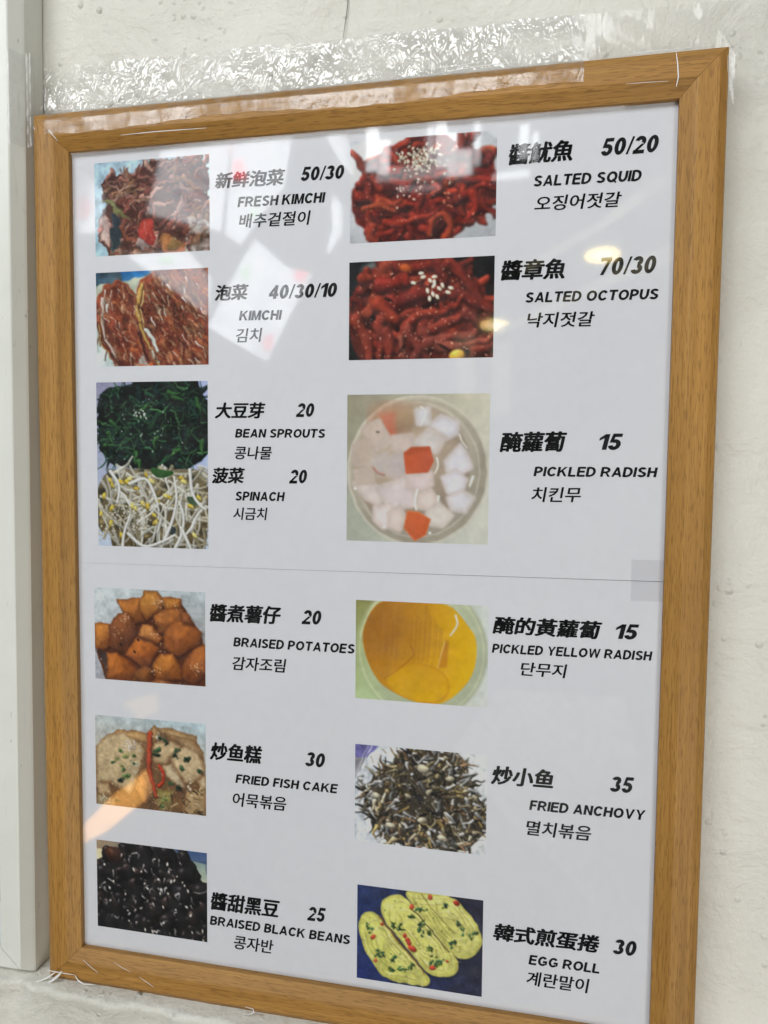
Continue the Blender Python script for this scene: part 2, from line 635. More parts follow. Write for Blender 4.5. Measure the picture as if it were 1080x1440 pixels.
def bundled_glyphs(body, spread, shear):
    cu = bpy.data.curves.new('lettering', 'FONT')
    cu.body = body
    cu.resolution_u = 3
    cu.shear = shear
    t = bpy.data.objects.new('lettering', cu)
    COL.objects.link(t)
    dg = bpy.context.evaluated_depsgraph_get()
    me = bpy.data.meshes.new_from_object(t.evaluated_get(dg))
    COL.objects.unlink(t)
    bpy.data.objects.remove(t)
    bpy.data.curves.remove(cu)
    co = np.empty(len(me.vertices) * 3)
    me.vertices.foreach_get('co', co)
    co = co.reshape(-1, 3)[:, :2]
    polys = [tuple(p_.vertices) for p_ in me.polygons]
    bpy.data.meshes.remove(me)
    # heavier strokes: the same outline laid down again, shifted a little each way
    v, f = [], []
    for dx, dz in [(0, 0), (-1, 0), (1, 0), (0, .6), (0, -.6), (-.7, .45), (.7, .45), (-.7, -.45), (.7, -.45)] if spread else [(0, 0)]:
        b_ = sum(len(q) for q in v)
        v.append(co + np.array([dx, dz]) * spread)
        f += [tuple(i + b_ for i in p_) for p_ in polys]
    return np.concatenate(v), f


def letters(name, body, sh, bl, br, top_y, kind):
    if kind == 'num':
        co, fc = typeset(body, 0.22)
    elif kind == 'lat':
        co, fc = typeset(body, 0.17)
    elif kind == 'han':
        co, fc = bundled_glyphs(body, 0.041, 0.17)
    else:
        co, fc = bundled_glyphs(body, 0.021, 0.15)
    lo, hi = co.min(0), co.max(0)
    x0, z0 = loc_on(sh, bl)
    x1, z1 = loc_on(sh, br)
    _, zt = loc_on(sh, (bl[0] + 3, top_y))
    wd, ht = x1 - x0, zt - z0
    sx_ = wd / (hi[0] - lo[0])
    sz = ht / (hi[1] - lo[1])
    sz = min(max(sz, sx_ * 0.88), sx_ * 1.22)
    ang = max(-0.012, min(0.012, math.atan2(z1 - z0, x1 - x0)))
    px_ = (co[:, 0] - lo[0]) * sx_
    pz = (co[:, 1] - lo[1]) * sz
    X = x0 + px_ * math.cos(ang) - pz * math.sin(ang)
    Z = z0 + px_ * math.sin(ang) + pz * math.cos(ang)
    mesh_obj(name, [(a, -0.00012, b_) for a, b_ in zip(X, Z)], fc, M_INK, sh)


NAMES = {'han': 'chinese_dish_name', 'num': 'price', 'lat': 'english_dish_name', 'kor': 'korean_dish_name'}
U, L = UPPER, LOWER
TEXT = [
    (U, 'han', '新鲜泡菜', (302, 266), (401, 261), 243), (U, 'num', '50/30', (423, 255), (484, 251.5), 235),
    (U, 'lat', 'FRESH KIMCHI', (334, 292), (458, 285), 277), (U, 'kor', '배추겉절이', (336, 321), (437, 316), 301),
    (U, 'han', '醬魷魚', (715, 233), (805, 226), 203), (U, 'num', '50/20', (845, 220), (926, 214), 195),
    (U, 'lat', 'SALTED SQUID', (750, 264), (902, 256), 247), (U, 'kor', '오징어젓갈', (751, 297.5), (874, 291), 277),
    (U, 'han', '泡菜', (302, 423.5), (350, 421.5), 401), (U, 'num', '40/30/10', (378, 421), (474, 417.5), 401),
    (U, 'lat', 'KIMCHI', (336, 451), (397, 450), 437), (U, 'kor', '김치', (332, 482), (369, 481), 462),
    (U, 'han', '大豆芽', (302, 588.5), (373.5, 588.5), 566), (U, 'num', '20', (416, 586.5), (442, 586.5), 567),
    (U, 'lat', 'BEAN SPROUTS', (330.5, 615.5), (457.5, 616), 603), (U, 'kor', '콩나물', (330, 646), (382.5, 646.5), 627.5),
    (U, 'han', '菠菜', (298, 680), (345, 680), 657.5), (U, 'num', '20', (406.5, 680), (432, 680), 660.5),
    (U, 'lat', 'SPINACH', (331, 704), (401, 705), 691), (U, 'kor', '시금치', (328, 731), (376.5, 731.5), 713.5),
    (U, 'han', '醬章魚', (704, 395), (794, 392), 366), (U, 'num', '70/30', (843.5, 387.5), (922.5, 384), 362.5),
    (U, 'lat', 'SALTED OCTOPUS', (738.5, 426), (926, 421), 411), (U, 'kor', '낙지젓갈', (741, 461), (836, 459), 440),
    (U, 'han', '醃蘿蔔', (702.5, 636), (797.5, 635), 607.5), (U, 'num', '15', (842.5, 633), (876, 632.5), 610),
    (U, 'lat', 'PICKLED RADISH', (750, 670), (925, 671.5), 656), (U, 'kor', '치킨무', (747, 706), (817, 706), 685),
    (L, 'han', '醬煮薯仔', (295, 874), (396, 878), 849), (L, 'num', '20', (424, 877.5), (452, 879), 857.5),
    (L, 'lat', 'BRAISED POTATOES', (328, 909), (499, 919.5), 896), (L, 'kor', '감자조림', (327, 942), (403, 945), 923),
    (L, 'han', '醃的黃蘿蔔', (692.5, 891), (846.5, 899.5), 866), (L, 'num', '15', (865.5, 898.5), (898.5, 900), 877),
    (L, 'lat', 'PICKLED YELLOW RADISH', (691.5, 918), (917.5, 929.5), 905), (L, 'kor', '단무지', (732, 950), (797.5, 954), 931),
    (L, 'han', '炒鱼糕', (295, 1068), (369, 1075), 1043), (L, 'num', '30', (429, 1077), (457, 1080), 1057),
    (L, 'lat', 'FRIED FISH CAKE', (331, 1101), (475.5, 1116), 1088.5), (L, 'kor', '어묵볶음', (327.5, 1133.5), (403, 1140), 1114),
    (L, 'han', '醬甜黑豆', (296.5, 1279), (394, 1290), 1254), (L, 'num', '25', (432, 1294), (458.5, 1296), 1274),
    (L, 'lat', 'BRAISED BLACK BEANS', (295, 1300), (492.5, 1328.5), 1287.5), (L, 'kor', '콩자반', (329, 1334), (385, 1340), 1315),
    (L, 'han', '炒小鱼', (690, 1102.5), (778, 1109), 1076), (L, 'num', '35', (857.5, 1113), (891.5, 1115.5), 1091),
    (L, 'lat', 'FRIED ANCHOVY', (744, 1139), (908, 1153.5), 1125), (L, 'kor', '멸치볶음', (740, 1174), (831.5, 1181), 1153.5),
    (L, 'han', '韓式煎蛋捲', (693, 1322), (843, 1337.5), 1297.5), (L, 'num', '30', (861.5, 1341), (895, 1344), 1320),
    (L, 'lat', 'EGG ROLL', (743, 1356), (843, 1367), 1342.5), (L, 'kor', '계란말이', (740, 1385), (829, 1396), 1365),
]
for sh, kind, body, bl, br, ty in TEXT:
    letters(NAMES[kind], body, sh, bl, br, ty, kind)


# ------------------------------------------------------------------ printed food pictures
class Canvas:
    """small painter: x runs 0..1 to the right, y runs 0..asp downwards; colours are display values 0..255"""
    LD = np.array([-0.35, -0.60, 0.72])

    def __init__(s, asp, seed, n=210):
        s.asp, s.n = asp, n
        s.w, s.h = n, int(round(n * asp))
        s.x = (np.arange(s.w) + 0.5) / n
        s.y = (np.arange(s.h) + 0.5) / n
        s.img = np.zeros((s.h, s.w, 3))
        s.r = np.random.default_rng(seed)
        s.aa = 1.0 / n

    def noise(s, cell, seed=0):
        rg = np.random.default_rng(seed + 77)
        gx, gy = int(1 / cell) + 3, int(s.asp / cell) + 3
        g = rg.random((gy, gx))
        fx, fy = s.x / cell, s.y / cell
        ix, iy = fx.astype(int), fy.astype(int)
        tx, ty = fx - ix, fy - iy
        tx, ty = tx * tx * (3 - 2 * tx), ty * ty * (3 - 2 * ty)
        a = g[iy][:, ix] * (1 - tx) + g[iy][:, ix + 1] * tx
        b = g[iy + 1][:, ix] * (1 - tx) + g[iy + 1][:, ix + 1] * tx
        return a * (1 - ty[:, None]) + b * ty[:, None]

    def fill(s, tl, tr, bl, br):
        u = s.x[None, :, None]
        v = (s.y / s.asp)[:, None, None]
        A = [np.array(c, float) for c in (tl, tr, bl, br)]
        s.img = (A[0] * (1 - u) + A[1] * u) * (1 - v) + (A[2] * (1 - u) + A[3] * u) * v

    def win(s, x0, x1, y0, y1):
        i0, i1 = max(0, int(x0 * s.n) - 2), min(s.w, int(x1 * s.n) + 3)
        j0, j1 = max(0, int(y0 * s.n) - 2), min(s.h, int(y1 * s.n) + 3)
        if i1 <= i0 or j1 <= j0:
            return None
        return slice(j0, j1), slice(i0, i1)

    def put(s, sl, mask, col):
        m = mask[..., None]
        s.img[sl] = s.img[sl] * (1 - m) + col * m

    def lit(s, ox, oy, col, amb, dif, spec, tight):
        d = np.clip(1 - ox * ox - oy * oy, 0, 1)
        nz = np.sqrt(d)
        l = ox * s.LD[0] + oy * s.LD[1] + nz * s.LD[2]
        c = np.array(col, float) * (amb + dif * np.clip(l, 0, 1))[..., None]
        if spec:
            c = c + 255 * spec * (np.clip(l, 0, 1) ** tight)[..., None]
        return np.clip(c, 0, 255)

    def blob(s, cx, cy, rx, ry, ang, col, amb=0.45, dif=0.65, spec=0.0, tight=30, alpha=1.0, soft=1.0):
        R = max(rx, ry)
        sl = s.win(cx - R, cx + R, cy - R, cy + R)
        if sl is None:
            return
        X, Y = np.meshgrid(s.x[sl[1]] - cx, s.y[sl[0]] - cy)
        ca, sa = math.cos(ang), math.sin(ang)
        u, v = (X * ca + Y * sa) / rx, (-X * sa + Y * ca) / ry
        q = np.sqrt(u * u + v * v)
        mask = np.clip((1 - q) * min(rx, ry) / (s.aa * soft) + 0.5, 0, 1) * alpha
        s.put(sl, mask, s.lit(u * ca - v * sa, u * sa + v * ca, col, amb, dif, spec, tight))

    def stroke(s, pts, r0, col, r1=None, amb=0.45, dif=0.65, spec=0.0, tight=25, alpha=1.0):
        r1 = r0 if r1 is None else r1
        P = np.array(pts, float)
        if len(P) > 2:
            t = np.linspace(0, len(P) - 1, 5 * len(P))
            Q = []
            for tt in t:
                i = min(int(tt), len(P) - 2)
                u = tt - i
                p0, p1, p2, p3 = P[max(i - 1, 0)], P[i], P[i + 1], P[min(i + 2, len(P) - 1)]
                Q.append(0.5 * (2 * p1 + (p2 - p0) * u + (2 * p0 - 5 * p1 + 4 * p2 - p3) * u * u + (3 * p1 - p0 - 3 * p2 + p3) * u ** 3))
            P = np.array(Q)
        R = max(r0, r1)
        sl = s.win(P[:, 0].min() - R, P[:, 0].max() + R, P[:, 1].min() - R, P[:, 1].max() + R)
        if sl is None:
            return
        X, Y = np.meshgrid(s.x[sl[1]], s.y[sl[0]])
        best = np.full(X.shape, 9.0)
        bx, by, br = np.zeros_like(X), np.zeros_like(X), np.full(X.shape, R)
        k = len(P) - 1
        for i in range(k):
            ax, ay = P[i]
            dx, dy = P[i + 1] - P[i]
            t = np.clip(((X - ax) * dx + (Y - ay) * dy) / (dx * dx + dy * dy + 1e-12), 0, 1)
            ex, ey = X - ax - t * dx, Y - ay - t * dy
            rr = r0 + (r1 - r0) * (i + t) / k
            q = np.sqrt(ex * ex + ey * ey) / rr
            m = q < best
            best = np.where(m, q, best)
            bx, by, br = np.where(m, ex / rr, bx), np.where(m, ey / rr, by), np.where(m, rr, br)
        mask = np.clip((1 - best) * br / s.aa + 0.5, 0, 1) * alpha
        s.put(sl, mask, s.lit(bx, by, col, amb, dif, spec, tight))

    def poly(s, pts, c0, c1=None, g=(0, 1), edge=0.0, edgecol=(60, 25, 10), alpha=1.0, soft=1.0, rough=0.0, roundness=0.0, ch=0):
        P = np.array(pts, float)
        for _ in range(ch):                      # cut the corners
            N = np.roll(P, -1, 0)
            P = np.stack([P * .75 + N * .25, P * .25 + N * .75], 1).reshape(-1, 2)
        sl = s.win(P[:, 0].min() - roundness, P[:, 0].max() + roundness, P[:, 1].min() - roundness, P[:, 1].max() + roundness)
        if sl is None:
            return
        X, Y = np.meshgrid(s.x[sl[1]], s.y[sl[0]])
        ins = np.zeros(X.shape, bool)
        dist = np.full(X.shape, 9.0)
        for i in range(len(P)):
            (ax, ay), (bx, by) = P[i], P[(i + 1) % len(P)]
            c = ((ay > Y) != (by > Y)) & (X < (bx - ax) * (Y - ay) / (by - ay + 1e-12) + ax)
            ins ^= c
            dx, dy = bx - ax, by - ay
            t = np.clip(((X - ax) * dx + (Y - ay) * dy) / (dx * dx + dy * dy + 1e-12), 0, 1)
            dist = np.minimum(dist, np.hypot(X - ax - t * dx, Y - ay - t * dy))
        sd = np.where(ins, dist, -dist) + roundness
        mask = np.clip(sd / (s.aa * soft) + 0.5, 0, 1) * alpha
        c0 = np.array(c0, float)
        c1 = c0 if c1 is None else np.array(c1, float)
        q = (X - P[:, 0].min()) * g[0] + (Y - P[:, 1].min()) * g[1]
        q = (q - q.min()) / (q.max() - q.min() + 1e-9)
        col = c0 * (1 - q[..., None]) + c1 * q[..., None]
        if rough:
            col = col + (s.r.random(X.shape)[..., None] - 0.5) * rough
        if edge:
            e = np.clip(1 - sd / edge, 0, 1)[..., None] * 0.65
            col = col * (1 - e) + np.array(edgecol, float) * e
        s.put(sl, mask, np.clip(col, 0, 255))

    def ring(s, cx, cy, rx, ry, wd, col, alpha):
        X, Y = np.meshgrid(s.x - cx, s.y - cy)
        q = np.abs(np.hypot(X / rx, Y / ry) - 1) * min(rx, ry)
        m = np.clip(1 - q / wd, 0, 1) * alpha
        s.put((slice(None), slice(None)), m, np.array(col, float))

    def sesame(s, cx, cy, sx, sy, n, size=0.011, col=(222, 214, 190)):
        for i in range(n):
            x, y = s.r.normal(cx, sx), s.r.normal(cy, sy)
            s.blob(x, y, size * s.r.uniform(.8, 1.25), size * 0.6, s.r.uniform(0, 3.1), np.array(col) * s.r.uniform(.85, 1.05), 0.6, 0.5)

    def glints(s, inside, n, size=0.006, col=(235, 215, 205), alpha=0.8):
        k = 0
        for i in range(n * 6):
            x, y = s.r.uniform(0, 1), s.r.uniform(0, s.asp)
            if inside(x, y):
                s.blob(x, y, size * s.r.uniform(.5, 1.5), size * s.r.uniform(.3, .7), s.r.uniform(0, 3.1), col, 0.8, 0.3, alpha=alpha * s.r.uniform(.5, 1))
                k += 1
            if k >= n:
                break

    def blur(s, k=1):
        for _ in range(k):
            p_ = np.pad(s.img, ((1, 1), (0, 0), (0, 0)), mode='edge')
            s.img = (p_[:-2] + 2 * p_[1:-1] + p_[2:]) / 4
            p_ = np.pad(s.img, ((0, 0), (1, 1), (0, 0)), mode='edge')
            s.img = (p_[:, :-2] + 2 * p_[:, 1:-1] + p_[:, 2:]) / 4

    def warp(s, amp, cell, seed=30):
        dx = (s.noise(cell, seed) - .5) * 2 * amp * s.n
        dy = (s.noise(cell, seed + 1) - .5) * 2 * amp * s.n
        J, I = np.meshgrid(np.arange(s.h), np.arange(s.w), indexing='ij')
        fy, fx = np.clip(J + dy, 0, s.h - 1.001), np.clip(I + dx, 0, s.w - 1.001)
        j, i = fy.astype(int), fx.astype(int)
        ty, tx = (fy - j)[..., None], (fx - i)[..., None]
        g = s.img
        s.img = (g[j, i] * (1 - tx) + g[j, i + 1] * tx) * (1 - ty) + (g[j + 1, i] * (1 - tx) + g[j + 1, i + 1] * tx) * ty

    def crisp(s, amt=.6):
        keep = s.img.copy()
        s.blur(2)
        s.img = np.clip(keep + (keep - s.img) * amt, 0, 255)

    def contrast(s, k=.35):
        x = np.clip(s.img / 255, 0, 1)
        s.img = 255 * (x * (1 - k) + k * (x * x * (3 - 2 * x)))

    def mottle(s, amt, cell=.06):
        q = s.noise(cell, 9) * .6 + s.noise(cell * .4, 10) * .4
        s.img = np.clip(s.img * (1 + amt * (q - .5) * 2)[..., None], 0, 255)

    def grain(s, amt=7):
        s.mottle(.05)
        s.blur(1)
        nz = s.noise(0.02, 3) * 0.6 + s.r.random((s.h, s.w)) * 0.4
        s.img = np.clip(s.img + (nz[..., None] - 0.5) * 2 * amt, 0, 255)


def pick(r, cols, var=0.12):
    c = np.array(cols[r.integers(len(cols))], float)
    return np.clip(c * (1 + r.normal(0, var)), 0, 255)


def in_ell(cx, cy, rx, ry):
    return lambda x, y: ((x - cx) / rx) ** 2 + ((y - cy) / ry) ** 2 < 1


def in_poly(P):
    P = np.array(P, float)

    def f(x, y):
        c = False
        for i in range(len(P)):
            (ax, ay), (bx, by) = P[i], P[(i + 1) % len(P)]
            if (ay > y) != (by > y) and x < (bx - ax) * (y - ay) / (by - ay + 1e-12) + ax:
                c = not c
        return c
    return f


def wiggle(r, x, y, ang, ln, bend=0.5, k=4):
    pts = [(x, y)]
    a = ang
    for i in range(k - 1):
        a += r.normal(0, bend / k * 1.6)
        x += math.cos(a) * ln / (k - 1)
        y += math.sin(a) * ln / (k - 1)
        pts.append((x, y))
    return pts


def paint_fresh_kimchi(c):
    r = c.r
    c.fill((150, 180, 200), (175, 205, 215), (140, 175, 188), (180, 200, 205))
    H = c.asp
    body = [(.05, .16), (.13, .12), (.25, .10), (.40, .09), (.52, .03), (.62, .01), (.78, .03), (.90, .06), (.99, .12), (1.0, .80), (.80, .84), (.42, .83), (.24, .82), (.14, .80), (.12, .70), (.03, .62), (.03, .48), (.10, .36), (.08, .26)]
    c.poly(body, (70, 36, 30), (80, 46, 36), rough=20)
    f = in_poly(body)
    cols = [(144, 76, 62), (122, 60, 50), (166, 104, 86), (104, 54, 42), (150, 104, 72), (182, 136, 118)]
    for i in range(230):
        x, y = r.uniform(0, 1), r.uniform(0, H)
        if f(x, y):
            c.stroke(wiggle(r, x, y, r.normal(-0.6, 0.6), r.uniform(.06, .20), 1.0), r.uniform(.012, .034), pick(r, cols), r.uniform(.003, .012), amb=0.4, dif=0.6, spec=0.08, alpha=.9)
    for i in range(6):
        c.stroke(wiggle(r, r.uniform(.15, .45), r.uniform(.2, .36), r.normal(-.35, .2), .16, .4), .013, (160, 120, 96), .006, spec=.08, alpha=.8)
    c.poly([(.07, .285), (.15, .30), (.25, .40), (.33, .47), (.22, .45), (.12, .38)], (138, 142, 92), (104, 102, 58), edge=.02, edgecol=(70, 80, 40), ch=2)
    c.poly([(.13, .40), (.21, .45), (.23, .62), (.20, .72), (.16, .66)], (30, 42, 52), (42, 58, 62), edge=.01, edgecol=(80, 100, 105), ch=1)
    c.poly([(.03, .46), (.12, .42), (.17, .66), (.10, .66), (.03, .60)], (176, 146, 138), (196, 174, 162), edge=.02, edgecol=(140, 90, 80), ch=1)
    c.blob(.05, .55, .03, .035, 0, (180, 104, 92), alpha=.8, soft=4)
    c.stroke([(.22, .52), (.30, .60), (.38, .66)], .035, (134, 72, 52), .02, spec=.08)
    c.poly([(.38, .58), (.42, .47), (.50, .48), (.54, .56), (.52, .68), (.44, .66)], (186, 62, 48), (150, 44, 36), (.3, 1), edge=.03, edgecol=(120, 36, 30), ch=2, roundness=.01)
    c.stroke([(.45, .50), (.46, .60)], .008, (214, 130, 112), .004, alpha=.7)
    c.stroke([(.38, .64), (.46, .71), (.56, .80)], .03, (160, 138, 132), .02)
    c.poly([(.57, .60), (.64, .57), (.70, .64), (.78, .66), (.80, .78), (.74, .84), (.64, .76), (.60, .70)], (176, 122, 66), (150, 78, 42), (.4, 1), edge=.03, edgecol=(120, 70, 34), ch=2)
    c.blob(.71, .68, .05, .04, .5, (112, 92, 48), .7, .4, alpha=.8, soft=6)
    c.blob(.70, .76, .05, .035, .4, (170, 74, 38), .6, .5, alpha=.8, soft=5)
    for i in range(30):
        c.blob(r.uniform(.8, 1.0), r.uniform(.5, .84), r.uniform(.02, .05), r.uniform(.01, .03), r.uniform(0, 3), pick(r, [(186, 176, 164), (160, 148, 136), (200, 192, 184)], .06), .6, .4, alpha=.7, soft=3)
    for i in range(26):
        c.stroke(wiggle(r, r.uniform(.20, .5), r.uniform(.70, .80), r.normal(1.3, .6), .07), .016, pick(r, [(140, 84, 66), (112, 76, 58), (160, 124, 100)]), .006, spec=.15, alpha=.85)
    c.warp(.030, .07)
    c.warp(.010, .022, 40)
    c.mottle(.18, .06)
    c.glints(f, 80, .006)
    c.grain(8)
    c.crisp(.7)


def paint_kimchi(c):
    r = c.r
    H = c.asp
    c.fill((30, 60, 80), (190, 175, 160), (180, 200, 198), (110, 60, 40))
    c.poly([(.2, -.1), (.48, -.1), (.48, .02), (.24, .11)], (30, 100, 155), (60, 120, 165))
    c.poly([(0, .1), (.10, .10), (.45, .04), (.5, .2), (.2, .9), (0, .9)], (165, 170, 150), (182, 200, 198))
    cols = [(140, 66, 40), (120, 52, 34), (168, 98, 58), (178, 132, 92), (205, 175, 150), (150, 80, 42), (105, 48, 34)]

    def mass(pts, ang_f, n, base):
        c.poly(pts, base, (110, 50, 34), roundness=.01, rough=25)
        f = in_poly(pts)
        for i in range(n * 3):
            x, y = r.uniform(0, 1), r.uniform(0, H)
            if f(x, y):
                c.stroke(wiggle(r, x, y, ang_f(x, y) + r.normal(0, .22), r.uniform(.03, .11), .5), r.uniform(.005, .014), pick(r, cols[:4] + cols[5:], .12), r.uniform(.002, .007), amb=.55, dif=.5, spec=.06, alpha=.75)
        return f
    left = [(.02, .20), (.08, .12), (.18, .08), (.28, .10), (.34, .16), (.37, .30), (.38, .46), (.42, .62), (.36, .74), (.28, .78), (.18, .74), (.10, .66), (.04, .54), (.0, .40)]
    f1 = mass(left, lambda x, y: 1.1 + (x - .2) * -2.0, 260, (140, 72, 46))
    right = [(.40, .08), (.55, .0), (1.0, -.02), (1.0, .87), (.52, .87), (.46, .72), (.38, .52), (.36, .30)]
    f2 = mass(right, lambda x, y: 0.95 + (y - .4) * .3, 520, (135, 66, 42))
    c.mottle(.28, .08)
    c.blur(1)
    # yellow rib and pale leaf stalks
    c.stroke([(.42, .12), (.375, .26), (.40, .42), (.47, .60), (.60, .84)], .022, (186, 150, 78), .010, spec=.1)
    c.stroke([(.44, .16), (.41, .28), (.43, .42), (.50, .56)], .008, (205, 180, 120), .005)
    c.stroke([(.46, .48), (.51, .56), (.56, .64)], .022, (205, 208, 200), .014, spec=.1)
    c.stroke([(.50, .66), (.56, .74)], .016, (190, 180, 165), .01)
    c.stroke([(.07, .22), (.055, .36), (.08, .52), (.16, .68)], .018, (205, 195, 185), .010, alpha=.85)
    c.stroke([(.10, .26), (.11, .32)], .016, (210, 205, 195), .01)
    c.stroke([(.02, .42), (.05, .58), (.12, .70)], .006, (190, 160, 95), .004)
    for i in range(34):
        x, y = r.uniform(.45, .95), r.uniform(.05, .8)
        c.stroke(wiggle(r, x, y, 1.0 + r.normal(0, .15), r.uniform(.04, .09), .2), r.uniform(.004, .009), pick(r, [(208, 185, 165), (190, 160, 130), (215, 205, 195)], .06), .003)
    for i in range(30):
        x, y = r.uniform(.05, .36), r.uniform(.14, .7)
        if f1(x, y):
            c.stroke(wiggle(r, x, y, 1.2 + r.normal(0, .3), r.uniform(.03, .07), .2), r.uniform(.003, .006), pick(r, [(208, 185, 165), (215, 205, 195)], .06), .002)
    c.stroke([(.39, .50), (.42, .62), (.47, .72)], .016, (70, 30, 24), .01, alpha=.8)
    c.poly([(.27, .80), (.36, .76), (.50, .75), (.52, .87), (.28, .87)], (165, 62, 36), (190, 90, 30))
    c.stroke([(.32, .80), (.36, .785), (.42, .775), (.47, .76)], .004, (230, 215, 200))
    c.stroke([(.27, .83), (.32, .86)], .012, (205, 160, 60), .006)
    for i in range(60):
        x, y = r.uniform(0, 1), r.uniform(.05, H)
        if f1(x, y) or f2(x, y):
            c.stroke(wiggle(r, x, y, 1.0 + r.normal(0, .3), r.uniform(.05, .12), .6), r.uniform(.004, .010), pick(r, [(70, 32, 24), (88, 44, 28), (60, 30, 24)], .1), .002, alpha=.6)
    for i in range(16):
        x, y = r.uniform(0, 1), r.uniform(.05, H)
        if f1(x, y) or f2(x, y):
            c.stroke(wiggle(r, x, y, 1.0 + r.normal(0, .3), r.uniform(.06, .14), .6), r.uniform(.014, .026), pick(r, [(176, 134, 96), (190, 160, 130)], .1), .004, alpha=.45)
    c.warp(.014, .05)
    c.glints(lambda x, y: f1(x, y) or f2(x, y), 150, .0055, (235, 220, 205), .7)
    c.grain(8)
    c.contrast(.25)
    c.crisp(.8)


def paint_spinach_sprouts(c):
    r = c.r
    H = c.asp
    c.fill((128, 128, 150), (150, 160, 205), (165, 178, 200), (170, 185, 215))
    top = [(.05, .12), (.14, .05), (.30, .03), (.45, -.02), (.90, -.02), (.93, .12), (1.0, .16), (1.0, .58), (.93, .66), (.80, .70), (.5, .72), (.3, .70), (.12, .66), (.05, .56), (.02, .40)]
    c.poly(top, (10, 20, 18), (12, 24, 20), roundness=.01, rough=10)
    f = in_poly(top)
    for i in range(230):
        x, y = r.uniform(-.02, 1), r.uniform(-.02, .70)
        if f(x, y):
            c.stroke(wiggle(r, x, y, r.uniform(0, 6.28), r.uniform(.08, .22), 1.3, 5), r.uniform(.012, .034), pick(r, [(26, 56, 42), (18, 40, 34), (34, 72, 48), (24, 52, 48), (14, 30, 26)], .15), .003, amb=.35, dif=.8, spec=.05, alpha=.9)
    for i in range(120):
        x, y = r.uniform(-.02, 1), r.uniform(-.02, .68)
        if f(x, y):
            c.stroke(wiggle(r, x, y, r.uniform(0, 6.28), r.uniform(.08, .24), 1.5, 5), r.uniform(.004, .009), pick(r, [(56, 98, 64), (42, 80, 58), (72, 116, 72), (34, 66, 58)], .15), .003, amb=.45, dif=.65, spec=.08)
    for (x, y, a) in [(.14, .32, 1.0), (.10, .42, .6), (.08, .52, .2), (.36, .58, 1.4), (.39, .66, 1.6), (.56, .46, 1.9), (.74, .56, 2.6), (.70, .12, .4), (.66, .10, 0), (.90, .15, 1.0), (.94, .50, 1.5), (.46, .20, 2.2)]:
        c.stroke(wiggle(r, x, y, a, .11, .5), .020, (58, 104, 54), .004, amb=.4, dif=.7)
    for i in range(12):
        c.stroke(wiggle(r, r.uniform(.02, .14), r.uniform(.1, .62), r.uniform(2.2, 4.2), .10, 2.0, 5), .006, (16, 30, 28), .003)
    c.warp(.012, .05)
    for i in range(70):
        x, y = r.uniform(.08, .95), r.uniform(.05, .62)
        c.blob(x, y, r.uniform(.003, .008), r.uniform(.002, .005), r.uniform(0, 3), (150, 180, 160), .8, .2, alpha=r.uniform(.3, .8))
    c.sesame(.38, .28, .05, .03, 14, .010, (205, 212, 200))
    c.sesame(.52, .36, .14, .12, 22, .008, (195, 208, 196))
    # bean sprouts below
    bot = [(.04, .80), (.12, .74), (.30, .72), (.60, .72), (.86, .71), (.99, .76), (1.0, 1.2), (.92, 1.45), (.80, 1.50), (.30, 1.50), (.16, 1.42), (.10, 1.22), (.02, 1.25), (-.01, 1.0)]
    c.poly(bot, (112, 104, 84), (88, 74, 44), roundness=.01, rough=25, ch=1)
    g = in_poly(bot)
    for i in range(110):
        x, y = r.uniform(0, 1), r.uniform(.72, 1.5)
        if g(x, y):
            c.blob(x, y, r.uniform(.02, .06), r.uniform(.012, .03), r.uniform(0, 3), pick(r, [(120, 108, 70), (60, 56, 40), (140, 126, 84), (52, 58, 46), (150, 140, 110)]), alpha=.7, soft=4)
    for i in range(150):
        x, y = r.uniform(0, 1), r.uniform(.68, 1.42)
        if g(x, max(y, .75)):
            dim = 1.0 - max(0, y - 1.12) * 1.0
            a = r.normal(1.2, .35) if x < .5 else r.normal(1.95, .4)
            if r.random() < .25:
                a = r.normal(.2, .4)
            c.stroke(wiggle(r, x, y, a, r.uniform(.16, .36), .55, 5), r.uniform(.011, .019), pick(r, [(196, 194, 182), (178, 174, 158), (208, 208, 200), (158, 150, 122)], .06) * dim, r.uniform(.005, .010), amb=.6, dif=.42, spec=.04, alpha=.82)
    c.warp(.010, .08, 50)
    for (x, y, a) in [(.12, .82, 1.2), (.14, .86, 1), (.22, .83, .2), (.30, .80, .2), (.28, .83, .4), (.36, .88, .1), (.45, .77, 1.5), (.50, .82, .5), (.77, .79, .8), (.79, .82, .2), (.32, 1.03, 1.3), (.35, 1.05, 1.5), (.42, 1.01, .6), (.46, 1.03, 1.2), (.55, .98, 2.8), (.63, .94, .3), (.66, .95, .2), (.52, 1.10, 1.2), (.53, 1.16, -.8), (.92, .95, .9), (.85, 1.02, .9), (.03, 1.10, 1), (.13, 1.05, 1.9), (.12, 1.18, 1.6), (.22, 1.28, 1.5), (.36, 1.42, .6), (.42, 1.46, .2), (.88, 1.26, 1), (.6, 1.42, .5), (.06, .95, 1.5)]:
        k = r.uniform(.8, 1.15)
        c.blob(x, y, .034 * k, .019 * k, a + r.normal(0, .3), pick(r, [(190, 168, 62), (178, 152, 46), (200, 186, 108)], .06), .5, .55, .08)
        c.blob(x + .012, y + .008, .018 * k, .010 * k, a, (206, 198, 150), .7, .3, alpha=.6)
    c.poly([(.48, .70), (.60, .73), (.72, .74), (.60, .79), (.52, .77)], (52, 96, 42), (40, 78, 32), roundness=.006, ch=2)
    c.poly([(.80, .93), (.90, .95), (.92, 1.02), (.83, 1.0)], (60, 78, 60), (70, 92, 66), ch=2)
    c.poly([(.66, 1.18), (.72, 1.20), (.70, 1.26), (.63, 1.25)], (50, 62, 62), ch=1)
